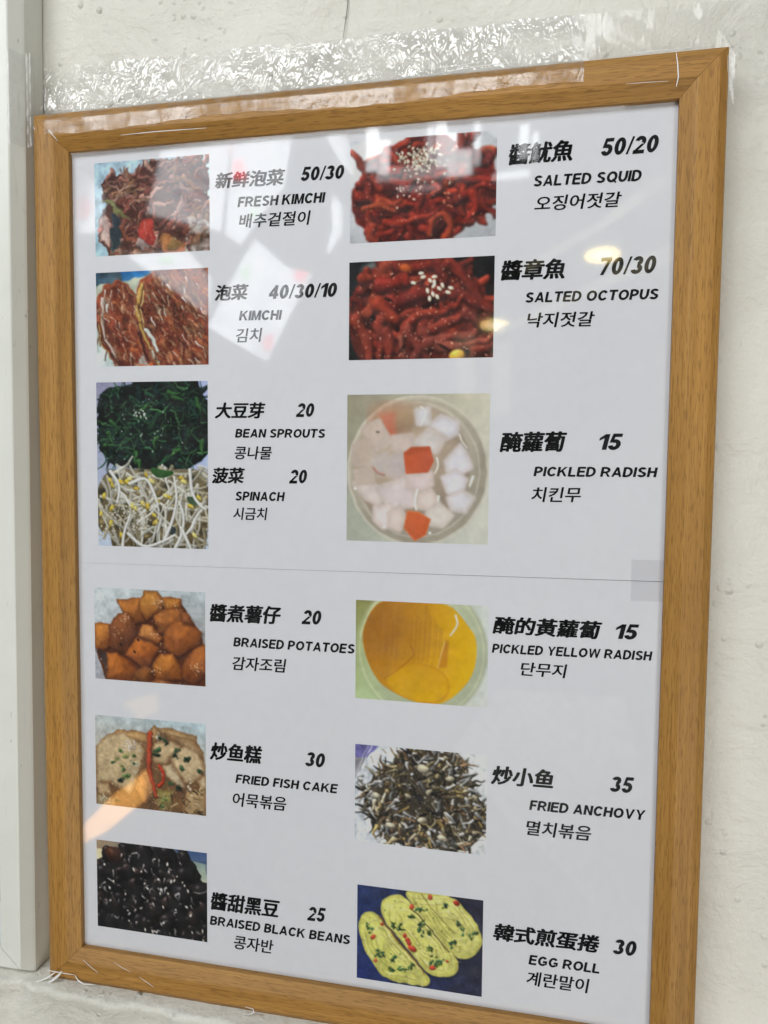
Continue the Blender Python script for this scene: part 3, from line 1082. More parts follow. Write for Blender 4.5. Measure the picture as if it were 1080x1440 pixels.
    for pts in [[(.30, .84), (.44, .80), (.52, .92), (.56, 1.06)], [(.60, 1.32), (.68, 1.14), (.72, .96), (.70, .78)], [(.66, 1.44), (.76, 1.26), (.78, 1.10), (.74, .98)], [(.28, 1.26), (.42, 1.36), (.58, 1.32), (.70, 1.26)], [(.76, 1.20), (.84, 1.36), (.88, 1.48)], [(.84, .72), (.86, .90), (.92, 1.0), (.98, 1.04)], [(.22, 1.44), (.24, 1.26), (.30, 1.10)], [(.12, .74), (.20, .86), (.18, 1.0)]]:
        c.stroke(pts, .015, (214, 216, 210), .009, amb=.62, dif=.40, spec=.05)
    c.sesame(.22, 1.12, .07, .07, 60, .009, (212, 206, 188))
    c.sesame(.06, 1.25, .04, .08, 26, .009, (205, 198, 168))
    c.sesame(.4, 1.16, .06, .03, 16, .008, (218, 212, 198))
    c.grain(8)
    c.contrast(.4)
    c.crisp(.8)


def paint_potatoes(c):
    r = c.r
    c.fill((188, 198, 200), (160, 170, 175), (150, 152, 160), (120, 110, 105))
    K = lambda pts: [((x - 77) / 883.0, (y - 62 - (x - 77) * .055) / 883.0) for x, y in pts]
    c.poly(K([(100, 540), (260, 300), (420, 180), (760, 180), (920, 420), (960, 560), (960, 870), (230, 820), (180, 780)]), (78, 38, 16), (95, 50, 20), roundness=.01)
    c.poly(K([(110, 540), (190, 560), (200, 770), (180, 775)]), (60, 45, 40), (90, 75, 70))
    c.glints(in_poly(K([(110, 540), (190, 560), (200, 770), (180, 775)])), 30, .008)
    P = [([(265, 165), (440, 150), (480, 310), (400, 325), (320, 250)], (176, 112, 45), (150, 84, 30)),
         ([(445, 175), (490, 100), (580, 105), (640, 165), (620, 230), (500, 300), (450, 230)], (196, 142, 66), (172, 108, 36)),
         ([(640, 155), (765, 155), (765, 235), (650, 230)], (182, 124, 52), (160, 96, 36)),
         ([(80, 335), (200, 340), (205, 490), (150, 520), (80, 510)], (192, 124, 52), (160, 88, 32)),
         ([(200, 350), (270, 270), (340, 260), (400, 330), (410, 400), (320, 540), (200, 500)], (140, 82, 50), (122, 66, 36)),
         ([(560, 290), (650, 230), (780, 240), (790, 330), (640, 400), (600, 400)], (176, 108, 48), (150, 86, 36)),
         ([(640, 400), (720, 330), (840, 320), (930, 400), (910, 480), (740, 570), (640, 520)], (172, 98, 38), (150, 78, 26)),
         ([(770, 250), (830, 270), (860, 330), (790, 330)], (160, 96, 60), (150, 84, 48)),
         ([(330, 560), (420, 440), (560, 470), (590, 520), (510, 640), (460, 650)], (178, 98, 34), (150, 72, 20)),
         ([(470, 345), (540, 360), (620, 440), (590, 480), (440, 420)], (198, 140, 84), (180, 104, 48)),
         ([(180, 560), (260, 560), (420, 680), (400, 740), (240, 780), (180, 740)], (184, 104, 32), (146, 74, 20)),
         ([(550, 650), (600, 570), (700, 565), (770, 680), (770, 750), (580, 740)], (184, 118, 44), (156, 84, 26)),
         ([(780, 640), (880, 520), (960, 500), (960, 690), (870, 780), (790, 740)], (168, 98, 44), (140, 72, 30)),
         ([(400, 700), (480, 650), (540, 690), (520, 780), (360, 790)], (150, 92, 42), (120, 68, 28)),
         ([(500, 790), (580, 750), (720, 780), (720, 835), (510, 815)], (164, 104, 52), (150, 92, 44)),
         ([(740, 790), (850, 790), (930, 800), (920, 855), (760, 840)], (150, 84, 38), (136, 74, 30))]
    for pts, a, b in P:
        a, b = np.array(a) * .55 + a[0] * np.array((.38, .24, .10)), np.array(b) * .5 + b[0] * np.array((.30, .16, .05))
        c.poly([(x_ + .006, y_ + .016) for x_, y_ in K(pts)], (44, 20, 8), alpha=.6, soft=6, roundness=.012)
        c.poly(K(pts), a * 1.08, b * .80, (.45, 1), edge=.032, edgecol=(84, 42, 16), roundness=.010, rough=14)
        kk = np.array(K(pts)); ce = kk.mean(0)
        ah = int(np.argmin(kk[:, 1] + kk[:, 0] * .3)); nb = len(kk)
        c.poly([tuple(kk[ah]), tuple(kk[(ah + 1) % nb]), tuple(ce + (kk[(ah + 2) % nb] - ce) * .25), tuple(ce + (kk[ah - 2] - ce) * .3), tuple(kk[ah - 1])], a * 1.2, a * 1.06, alpha=.5, soft=5)
    c.warp(.008, .05)
    c.warp(.003, .015, 40)
    c.mottle(.14, .05)
    for (x, y, n) in [(600, 180, 26), (320, 290, 22), (260, 410, 12), (560, 420, 12), (590, 320, 5), (900, 660, 28), (570, 690, 14), (620, 790, 10), (730, 205, 5), (590, 520, 8), (800, 810, 4)]:
        q = K([(x, y)])[0]
        for i in range(n):
            c.blob(r.normal(q[0], .028), r.normal(q[1], .024), r.uniform(.003, .009), r.uniform(.002, .005), r.uniform(0, 3), (222, 196, 176), .85, .2, alpha=r.uniform(.3, .85))
    for (x, y) in [(400, 545), (430, 455), (290, 490), (440, 770)]:
        q = K([(x, y)])[0]
        c.blob(q[0], q[1], .016, .009, .8, (40, 24, 12), .8, .2)
    c.grain(6)
    c.contrast(.25)
    c.crisp(.6)


def paint_fish_cake(c):
    r = c.r
    c.fill((170, 178, 178), (160, 180, 188), (150, 130, 100), (140, 110, 80))
    K = lambda pts: [((x - 83) / 880.0, (y - 55 - (x - 83) * .10) / 880.0) for x, y in pts]
    c.poly(K([(80, 300), (180, 210), (300, 175), (480, 210), (560, 150), (700, 180), (880, 240), (950, 380), (970, 880), (80, 780)]), (120, 92, 62), (96, 68, 42), rough=18)
    S = [([(240, 190), (300, 175), (500, 200), (500, 260), (400, 240)], (186, 150, 100)),
         ([(600, 170), (700, 180), (890, 230), (880, 265), (700, 235)], (170, 140, 98)),
         ([(500, 210), (560, 145), (600, 190), (560, 250)], (175, 140, 95)),
         ([(690, 220), (840, 260), (940, 350), (930, 380), (780, 290)], (164, 134, 96)),
         ([(90, 300), (180, 215), (320, 195), (420, 260), (480, 330), (420, 520), (360, 655), (200, 560), (90, 560)], (184, 162, 124)),
         ([(560, 280), (700, 270), (770, 300), (640, 430), (560, 400)], (196, 170, 130)),
         ([(690, 400), (800, 300), (900, 350), (960, 470), (900, 540), (810, 570), (740, 480)], (192, 168, 130)),
         ([(630, 450), (700, 440), (800, 600), (760, 600), (660, 520)], (190, 172, 138)),
         ([(400, 600), (470, 470), (520, 460), (560, 600), (480, 720)], (170, 124, 80)),
         ([(90, 570), (180, 580), (200, 660), (100, 650)], (176, 150, 112)),
         ([(90, 650), (250, 690), (240, 770), (90, 750)], (150, 132, 96)),
         ([(820, 640), (960, 620), (960, 840), (780, 820)], (168, 140, 100)),
         ([(900, 560), (960, 520), (965, 620), (930, 620)], (190, 168, 134)),
         ([(680, 700), (800, 690), (760, 800), (640, 800)], (120, 88, 52)),
         ([(560, 620), (700, 630), (690, 760), (600, 790)], (140, 128, 70))]
    for pts, a in S:
        a = np.array(a, float)
        c.poly(K(pts), a * 1.02, a * .84, (.5, 1), edge=.03, edgecol=(104, 74, 46), roundness=.008, rough=16)
    for i in range(60):
        x, y = r.uniform(520, 950), r.uniform(560, 860)
        p = K([(x, y)])[0]
        c.stroke(wiggle(r, p[0], p[1], r.uniform(0, 3), r.uniform(.04, .10), .8), .007, pick(r, [(150, 120, 80), (80, 54, 34), (120, 96, 60), (176, 156, 118), (60, 48, 32)]), .004)
    for (x, y, s_, k) in [(290, 330, 22, 0), (330, 380, 26, 1), (400, 370, 20, 0), (260, 390, 18, 1), (310, 470, 22, 0), (400, 430, 20, 2), (300, 440, 16, 1), (340, 520, 30, 0), (290, 545, 30, 3), (225, 415, 18, 2), (600, 240, 24, 3), (640, 250, 22, 2), (590, 330, 30, 2), (580, 370, 26, 3), (660, 280, 18, 3), (735, 340, 26, 2), (720, 370, 20, 3), (825, 400, 32, 3), (775, 462, 26, 2), (915, 492, 26, 2), (255, 705, 22, 3), (690, 580, 24, 2), (640, 690, 26, 1), (620, 750, 18, 0), (740, 610, 20, 3)]:
        p = K([(x, y)])[0]
        col = [(110, 150, 80), (140, 158, 84), (40, 84, 48), (28, 58, 38)][k]
        c.blob(p[0], p[1], s_ / 880 * 1.0, s_ / 880 * .62, r.uniform(-.9, .9), np.array(col) * .5 + np.array((130, 120, 90)) * .35, .6, .5, .06, alpha=.9)
        for _ in range(3):
            c.blob(p[0] + r.normal(0, .015), p[1] + r.normal(0, .012), s_ / 880 * .5, s_ / 880 * .3, r.uniform(0, 3), col, .6, .5, alpha=.8)
        if k in (0, 3):
            c.blob(p[0], p[1], s_ / 880 * .5, s_ / 880 * .3, 0, np.array(col) * .5, .8, .2)
    c.stroke(K([(530, 200), (520, 330), (520, 460), (545, 570), (575, 670)]), .026, (176, 74, 42), .016, spec=.08)
    c.stroke(K([(600, 450), (630, 500), (625, 560), (590, 600)]), .016, (186, 60, 34), .014, spec=.06)
    c.stroke(K([(565, 790), (700, 820), (860, 840)]), .02, (160, 58, 34), .016)
    q = K([(370, 290)])[0]; c.sesame(q[0], q[1], .045, .03, 26, .010, (222, 205, 196))
    q = K([(400, 470)])[0]; c.sesame(q[0], q[1], .03, .05, 14, .009)
    q = K([(600, 240)])[0]; c.sesame(q[0], q[1], .03, .03, 16, .008)
    q = K([(840, 600)])[0]; c.sesame(q[0], q[1], .02, .03, 12, .009)
    q = K([(140, 690)])[0]; c.sesame(q[0], q[1], .04, .02, 14, .009)
    c.warp(.008, .05)
    c.warp(.005, .018, 44)
    c.mottle(.14, .05)
    c.glints(lambda x, y: y > .2, 70, .007, (225, 215, 190), .6)
    c.grain(8)
    c.contrast(.3)
    c.crisp(.8)


def paint_black_beans(c):
    r = c.r
    c.fill((150, 130, 105), (70, 92, 125), (40, 34, 32), (34, 30, 30))
    K = lambda pts: [((x - 92) / 880.0, (y - 55 - (x - 92) * .145) / 880.0) for x, y in pts]
    c.poly(K([(90, 120), (170, 140), (160, 240), (90, 250)]), (196, 180, 140), (210, 200, 170))
    c.poly(K([(820, 230), (970, 260), (970, 400), (880, 390)]), (120, 140, 135), (165, 170, 150))
    c.poly(K([(700, 130), (970, 170), (970, 240), (830, 230)]), (62, 84, 122), (80, 100, 130))
    c.poly(K([(90, 270), (160, 230), (160, 150), (300, 120), (440, 110), (700, 150), (830, 240), (900, 380), (970, 400), (980, 900), (90, 740)]), (34, 28, 28), (26, 24, 24), rough=12)
    f = in_poly(K([(90, 270), (160, 200), (240, 130), (440, 110), (700, 150), (830, 240), (900, 380), (970, 420), (980, 900), (90, 740)]))
    for i in range(230):
        x, y = r.uniform(0, 1), r.uniform(0, c.asp)
        if f(x, y):
            k = r.uniform(.045, .09)
            c.blob(x, y, k, k * r.uniform(.6, .8), r.uniform(0, 3.1), pick(r, [(40, 33, 32), (30, 26, 27), (54, 43, 40), (24, 22, 24)], .1), .20, .8, .22, 26)
    q = K([(235, 185)])[0]
    c.blob(q[0], q[1], .09, .075, .2, (72, 42, 28), .4, .7, .1)
    q = K([(790, 270)])[0]
    for x, y, a in [(760, 250, .5), (800, 350, .1), (780, 480, .2), (930, 480, .6), (560, 170, 0), (660, 190, .8), (160, 320, .4), (480, 170, 1.1)]:
        q = K([(x, y)])[0]
        c.blob(q[0], q[1], .10, .075, a, (38, 34, 35), .35, .7, .22, 40)
    for i in range(58):
        x, y = r.uniform(0, 1), r.uniform(.05, c.asp)
        if f(x, y):
            a = r.uniform(.8, 2.4)
            c.stroke(wiggle(r, x, y, a, r.uniform(.015, .07), 1.6), .007, (205, 200, 200), .002, amb=.75, dif=.3, alpha=r.uniform(.4, .95))
    for i in range(34):
        x, y = r.uniform(0, 1), r.uniform(.05, c.asp)
        if f(x, y):
            c.blob(x, y, .014 * r.uniform(.6, 1.2), .007, r.uniform(.8, 2.2), (216, 208, 196), .75, .35)
    c.warp(.012, .05)
    c.grain(5)
    c.contrast(.35)
    c.crisp(.9)


def paint_squid(c):
    r = c.r
    H = c.asp
    c.fill((186, 190, 198), (190, 194, 200), (165, 168, 174), (150, 152, 160))
    c.blob(.5, .36, .62, .50, 0, (200, 203, 208), .8, .25)
    body = [(.10, .24), (.13, .13), (.20, .10), (.28, .06), (.36, .02), (.62, .0), (.72, .06), (.78, .08), (.90, .14), (.98, .20), (1.0, .36), (.98, .48), (.90, .56), (.76, .62), (.70, .69), (.50, .71), (.22, .71), (.12, .60), (.03, .50), (.01, .38), (.05, .30)]
    c.poly(body, (112, 34, 26), (98, 28, 20), roundness=.008, rough=12, ch=1)
    f = in_poly(body)
    cols = [(150, 44, 30), (132, 34, 22), (166, 56, 34), (112, 26, 18), (142, 40, 24), (172, 70, 40)]
    for i in range(150):
        x, y = r.uniform(0, 1), r.uniform(.02, .69)
        if f(x, y):
            c.stroke(wiggle(r, x, y, r.normal(.15, .7), r.uniform(.06, .20), 1.2, 5), r.uniform(.022, .044), (pick(r, cols, .08) * .92 + np.array((8, 6, 4))), r.uniform(.012, .024), amb=.30, dif=.75, spec=.09, alpha=.92)
    keep_ = c.img.mean(2) > 140
    bg_ = c.img.copy()
    c.mottle(.28, .06)
    c.img[keep_] = bg_[keep_]
    for x, y in [(.3, .36), (.62, .38), (.10, .42), (.46, .58), (.70, .54), (.40, .48), (.56, .66), (.38, .68)]:
        c.blob(x, y, r.uniform(.03, .06), r.uniform(.015, .03), r.normal(0, .4), (50, 18, 14), .8, .2, alpha=.75, soft=3)
    c.stroke([(.56, .66), (.58, .56), (.66, .54), (.70, .62), (.66, .70)], .028, (154, 62, 34), .026, amb=.4, dif=.7, spec=.14)
    c.blob(.61, .65, .035, .04, 0, (52, 20, 14), .8, .2, soft=3)
    c.stroke([(.16, .58), (.14, .64), (.20, .70)], .03, (144, 54, 32), .02, spec=.1)
    c.stroke([(.10, .46), (.20, .44), (.32, .48)], .03, (150, 66, 36), .016, spec=.1)
    c.stroke([(.26, .56), (.38, .57), (.48, .53), (.58, .52)], .028, (144, 48, 30), .018, spec=.12)
    c.stroke([(.84, .40), (.86, .50), (.82, .56)], .03, (150, 44, 26), .02, spec=.1)
    for i in range(4):
        c.blob(.76 + i * .06, .13 + i * .02, .03, .05, .2, (120, 40, 36), .4, .6, .08)
    c.warp(.016, .06)
    c.blur(2)
    c.sesame(.50, .15, .075, .045, 90, .013, (206, 198, 176))
    c.sesame(.50, .17, .10, .06, 40, .012, (190, 180, 158))
    c.sesame(.42, .38, .07, .05, 14, .011, (205, 180, 165))
    c.sesame(.72, .46, .06, .04, 8, .014, (186, 100, 70))
    c.glints(f, 130, .006, (230, 190, 175), .6)
    c.blob(.005, .735, .012, .005, 0, (60, 60, 66))
    c.grain(6)
    c.contrast(.3)
    c.crisp(.7)


def paint_octopus(c):
    r = c.r
    c.fill((26, 28, 32), (10, 10, 12), (16, 18, 20), (60, 34, 26))
    c.blob(.19, .03, .10, .035, -.3, (120, 125, 128), .7, .3, alpha=.7, soft=6)
    K = lambda pts: [((x - 52) / 955.0, (y - 90 + (x - 52) * .047) / 955.0) for x, y in pts]
    body = K([(60, 480), (110, 280), (180, 160), (300, 90), (480, 70), (720, 65), (850, 160), (930, 240), (990, 340), (1000, 720), (130, 735), (60, 560)])
    c.poly(body, (96, 34, 24), (80, 30, 22), roundness=.006, rough=10)
    f = in_poly(body)
    for i in range(70):
        x, y = r.uniform(0, 1), r.uniform(0, c.asp)
        if f(x, y):
            c.stroke(wiggle(r, x, y, r.normal(-.4, .8), r.uniform(.08, .2), .8), r.uniform(.025, .045), pick(r, [(118, 42, 30), (104, 34, 24), (132, 50, 34)], .08), r.uniform(.02, .03), amb=.35, dif=.7, spec=.06)
    T = [([(320, 110), (420, 130), (520, 110), (640, 90)], 44, (140, 44, 28)), ([(650, 110), (690, 170), (680, 240)], 46, (124, 38, 26)),
         ([(270, 170), (240, 260), (200, 370), (130, 470)], 52, (150, 62, 40)), ([(150, 200), (190, 190), (290, 160)], 40, (138, 52, 34)),
         ([(110, 500), (150, 580), (180, 660), (190, 720)], 48, (144, 58, 40)), ([(300, 240), (360, 220), (420, 200)], 60, (136, 38, 26)),
         ([(740, 130), (810, 190), (880, 260), (930, 330)], 46, (130, 46, 34)), ([(420, 330), (520, 300), (640, 290)], 58, (118, 36, 28)),
         ([(780, 300), (870, 340), (960, 370)], 50, (122, 40, 30)), ([(280, 390), (330, 430), (360, 450)], 56, (150, 56, 36)),
         ([(400, 525), (460, 470), (570, 420), (680, 390), (760, 350)], 36, (152, 56, 40)), ([(600, 520), (680, 480), (760, 440), (830, 410)], 34, (146, 56, 40)),
         ([(260, 500), (280, 580), (260, 680)], 40, (144, 56, 42)), ([(310, 580), (320, 660), (330, 720)], 42, (140, 56, 42)),
         ([(400, 600), (410, 670)], 24, (150, 80, 64)), ([(480, 560), (500, 640), (490, 720)], 46, (130, 58, 48)),
         ([(560, 560), (570, 640), (590, 720)], 40, (124, 54, 44)), ([(640, 590), (760, 560), (860, 540), (930, 500)], 44, (134, 60, 48)),
         ([(720, 620), (840, 620), (950, 580)], 40, (142, 70, 56)), ([(860, 430), (930, 470), (980, 480)], 40, (120, 52, 44)), ([(900, 660), (960, 640), (1000, 600)], 40, (120, 50, 38))]
    for pts, w_, col in T:
        pk = np.array(pts, float)
        d0, d1 = pk[0] - pk[1], pk[-1] - pk[-2]
        pts = [tuple(pk[0] + d0 * .45)] + list(pts) + [tuple(pk[-1] + d1 * .45)]
        pts = [(a_ + r.normal(0, 9), b_ + r.normal(0, 9)) for a_, b_ in pts]
        c.stroke([(a_ + .008, b_ + .016) for a_, b_ in K(pts)], w_ * 1.0 / 955, (40, 15, 11), w_ * .5 / 955, amb=.8, dif=.2, alpha=.55)
        c.stroke(K(pts), w_ / 955, np.array(col) * .92, w_ * .42 / 955, amb=.48, dif=.58, spec=.05, tight=14, alpha=.92)
    c.warp(.012, .05)
    c.mottle(.22, .05)
    c.blur(3)
    for x, y, a, b in [(320, 330, .03, .012), (215, 450, .02, .02), (420, 640, .012, .03), (840, 660, .02, .03), (620, 340, .03, .016), (380, 520, .02, .02), (690, 630, .05, .01)]:
        q = K([(x, y)])[0]
        c.blob(q[0], q[1], a, b, .5, (24, 10, 8), .8, .2, alpha=.85, soft=3)
    q = K([(430, 125)])[0]; c.blob(q[0], q[1], .045, .03, .3, (176, 84, 26), .6, .5, alpha=.8, soft=4)
    q = K([(775, 680)])[0]; c.blob(q[0], q[1], .055, .04, -.2, (208, 156, 60), .6, .5, .1, soft=3)
    c.glints(f, 190, .006, (235, 190, 170), .75)
    for (x, y, a) in [(485, 220, .3), (535, 158, 0), (548, 182, -.2), (595, 205, .8), (622, 180, -.1), (622, 215, 1.5), (618, 238, -.9), (675, 235, 1.2), (655, 255, .7), (614, 292, 1.2), (592, 320, 1.5), (642, 308, 1.1), (578, 270, 1.3), (712, 278, .3), (730, 250, .3)]:
        q = K([(x, y)])[0]
        c.blob(q[0], q[1], .020, .0115, a, (226, 216, 186), .6, .5)
    c.grain(6)
    c.img = np.clip(c.img * np.array((1.10, 1.12, 1.08)), 0, 255)
    c.contrast(.25)
    c.crisp(.9)


def paint_radish(c):
    r = c.r
    c.fill((142, 136, 112), (196, 192, 172), (160, 166, 150), (196, 196, 184))
    K = lambda pts: [((x - 38) / 938.0, (y - 68) / 938.0) for x, y in pts]
    c.blob(.50, .53, .495, .52, 0, (188, 178, 158), .8, .25)
    c.ring(.50, .53, .49, .515, .012, (214, 210, 194), .7)
    c.ring(.50, .53, .46, .485, .008, (150, 144, 124), .6)
    c.ring(.50, .53, .435, .46, .007, (220, 215, 200), .5)
    c.blob(.46, .50, .41, .44, 0, (178, 158, 136), .8, .25, soft=6)
    c.blob(.30, .20, .15, .14, 0, (182, 120, 90), .8, .2, alpha=.7, soft=30)
    c.blob(.38, .17, .18, .08, 0, (172, 144, 108), .8, .2, alpha=.8, soft=20)
    c.poly(K([(260, 200), (350, 190), (360, 350), (330, 350)]), (186, 112, 86), (196, 100, 70), soft=9, roundness=.01, alpha=.9)
    cubes = [([(150, 290), (250, 240), (340, 380), (240, 430)], (188, 168, 152), (196, 180, 168)), ([(85, 400), (180, 360), (230, 460), (180, 530), (90, 520)], (176, 158, 142), (186, 168, 152)),
             ([(350, 345), (470, 335), (490, 420), (400, 450), (350, 420)], (198, 182, 172), (190, 170, 160)), ([(500, 170), (580, 160), (590, 260), (510, 260)], (200, 200, 202), (206, 204, 208)),
             ([(600, 270), (660, 210), (770, 250), (770, 320), (700, 350)], (212, 210, 216), (200, 198, 206)), ([(500, 380), (580, 300), (690, 350), (640, 440), (560, 420)], (204, 198, 194), (196, 186, 180)),
             ([(210, 500), (310, 450), (320, 560), (260, 590)], (190, 182, 174), (180, 168, 162)), ([(320, 480), (420, 450), (440, 570), (390, 610), (320, 590)], (184, 172, 168), (174, 160, 158)),
             ([(700, 500), (790, 400), (820, 440), (860, 540), (790, 580), (710, 560)], (208, 206, 210), (206, 202, 210)), ([(680, 610), (760, 560), (830, 620), (800, 700), (720, 700)], (212, 210, 220), (206, 202, 212)),
             ([(720, 740), (800, 690), (880, 740), (830, 820), (740, 810)], (206, 202, 208), (200, 198, 200)), ([(90, 650), (180, 640), (300, 700), (260, 790), (170, 750)], (198, 184, 178), (206, 194, 190)),
             ([(250, 680), (420, 620), (500, 640), (490, 790), (330, 820)], (200, 188, 186), (206, 192, 190)), ([(450, 600), (600, 580), (610, 650), (540, 690), (450, 670)], (206, 186, 184), (214, 194, 192)),
             ([(530, 720), (600, 690), (650, 760), (600, 810), (520, 800)], (212, 196, 186), (208, 190, 178)), ([(230, 810), (340, 790), (340, 920), (290, 940), (230, 890)], (214, 200, 198), (210, 196, 192)),
             ([(330, 850), (400, 800), (430, 880), (400, 950), (330, 930)], (206, 190, 184), (204, 188, 176)), ([(580, 840), (660, 780), (740, 850), (680, 920), (600, 910)], (208, 200, 192), (206, 200, 190)),
             ([(100, 570), (200, 560), (220, 640), (110, 650)], (180, 164, 148), (188, 170, 156))]
    for pts, a, b in cubes:
        c.poly(K(pts), a, b, (1, .6), edge=.045, edgecol=(182, 166, 154), roundness=.018, soft=4, rough=4)
    c.warp(.004, .06)
    c.stroke(K([(215, 545), (250, 580), (290, 590)]), .008, (205, 130, 110), alpha=.7)
    c.poly(K([(425, 450), (470, 415), (590, 410), (615, 500), (580, 570), (440, 580)]), (196, 84, 42), (178, 78, 48), (1, .3), roundness=.006, rough=8)
    c.poly(K([(425, 450), (470, 415), (590, 410), (595, 430), (450, 462)]), (168, 72, 38), (180, 78, 40), roundness=.004)
    c.poly(K([(450, 830), (520, 835), (600, 880), (570, 980), (500, 1020), (430, 940)]), (202, 92, 42), (184, 78, 38), (.4, 1), roundness=.006, rough=8, edge=.012, edgecol=(214, 140, 80))
    for pts, w_ in [([(530, 150), (565, 190), (530, 275)], .006), ([(640, 480), (648, 530), (628, 580)], .007), ([(515, 690), (500, 760), (508, 820)], .009), ([(785, 330), (800, 370), (835, 415)], .006), ([(875, 600), (855, 660)], .010), ([(655, 730), (650, 760)], .010)]:
        c.stroke(K(pts), w_, (232, 230, 218), w_ * .6, amb=.8, dif=.25)
    for x, y in [(95, 685), (295, 935), (600, 968)]:
        q = K([(x, y)])[0]; c.blob(q[0], q[1], .011, .009, 0, (240, 238, 232), .9, .1)
    q = K([(245, 312)])[0]; c.blob(q[0], q[1], .013, .006, .1, (90, 80, 66))
    c.grain(3)


def paint_yellow_radish(c):
    c.fill((120, 116, 58), (196, 204, 196), (168, 186, 132), (200, 204, 200))
    K = lambda pts: [((x - 95) / 873.0, (y - 65 - (x - 95) * .05) / 873.0) for x, y in pts]
    c.blob(.50, .36, .50, .52, 0, (190, 200, 158), .8, .25, alpha=.75, soft=5)
    c.poly([(0, 0), (.12, 0), (.05, .25), (.10, .5), (.25, .76), (0, .76)], (140, 146, 80), (168, 190, 138), alpha=.6, soft=12)
    c.ring(.50, .36, .47, .50, .008, (214, 214, 170), .6)
    c.ring(.50, .36, .44, .46, .006, (150, 160, 110), .35)
    disc = K([(140, 300), (180, 180), (240, 90), (340, 70), (700, 95), (780, 170), (830, 240), (885, 310), (890, 450), (860, 570), (790, 660), (720, 720), (640, 755), (480, 735), (320, 660), (240, 590), (170, 450)])
    c.poly(disc, (172, 108, 20), (222, 170, 4), (1, .25), roundness=.008, rough=5, ch=2)
    f = in_poly(disc)
    X, Y = np.meshgrid(c.x, c.y)
    m = np.clip(1.25 - np.hypot((X - .22) / .34, (Y - .20) / .30), 0, 1) * .36
    inside = np.array([[f(x, y) for x in c.x] for y in c.y], float)
    m = m * inside
    c.img = c.img * (1 - m[..., None]) + np.array([118, 70, 34]) * m[..., None]
    m = np.clip((X - .55) / .3, 0, 1) * .6 * inside
    c.img = c.img * (1 - m[..., None]) + np.array([216, 168, 2]) * m[..., None]
    for i in range(24):
        x = .2 + i * .02 + c.r.normal(0, .006)
        c.stroke([(x, c.r.uniform(.02, .2)), (x - .01, .35), (x - .02, c.r.uniform(.4, .5))], .006, pick(c.r, [(176, 112, 24), (150, 88, 28), (196, 136, 20)], .05), .004, amb=.9, dif=.1, alpha=.28)
    c.poly(K([(300, 600), (360, 530), (480, 485), (620, 510), (710, 580), (720, 680), (640, 750), (480, 735), (330, 660)]), (196, 140, 10), (212, 160, 4), (.2, 1), roundness=.01, edge=.02, edgecol=(186, 120, 14), ch=2)
    c.poly(K([(690, 330), (715, 340), (705, 510), (640, 515)]), (176, 108, 16), (190, 120, 10), alpha=.8, soft=2)
    c.stroke(K([(690, 340), (665, 430), (645, 515)]), .004, (222, 190, 120), .003, amb=.85, dif=.2)
    c.stroke(K([(757, 170), (768, 230), (725, 300)]), .009, (224, 214, 200), .006, amb=.8, dif=.25)
    c.stroke(K([(470, 370), (478, 440), (380, 530), (290, 590)]), .006, (150, 84, 20), .004, amb=.9, dif=.1, alpha=.6)
    c.blob(.972, .012, .012, .012, 0, (236, 238, 240), .95, .05)
    c.grain(3)


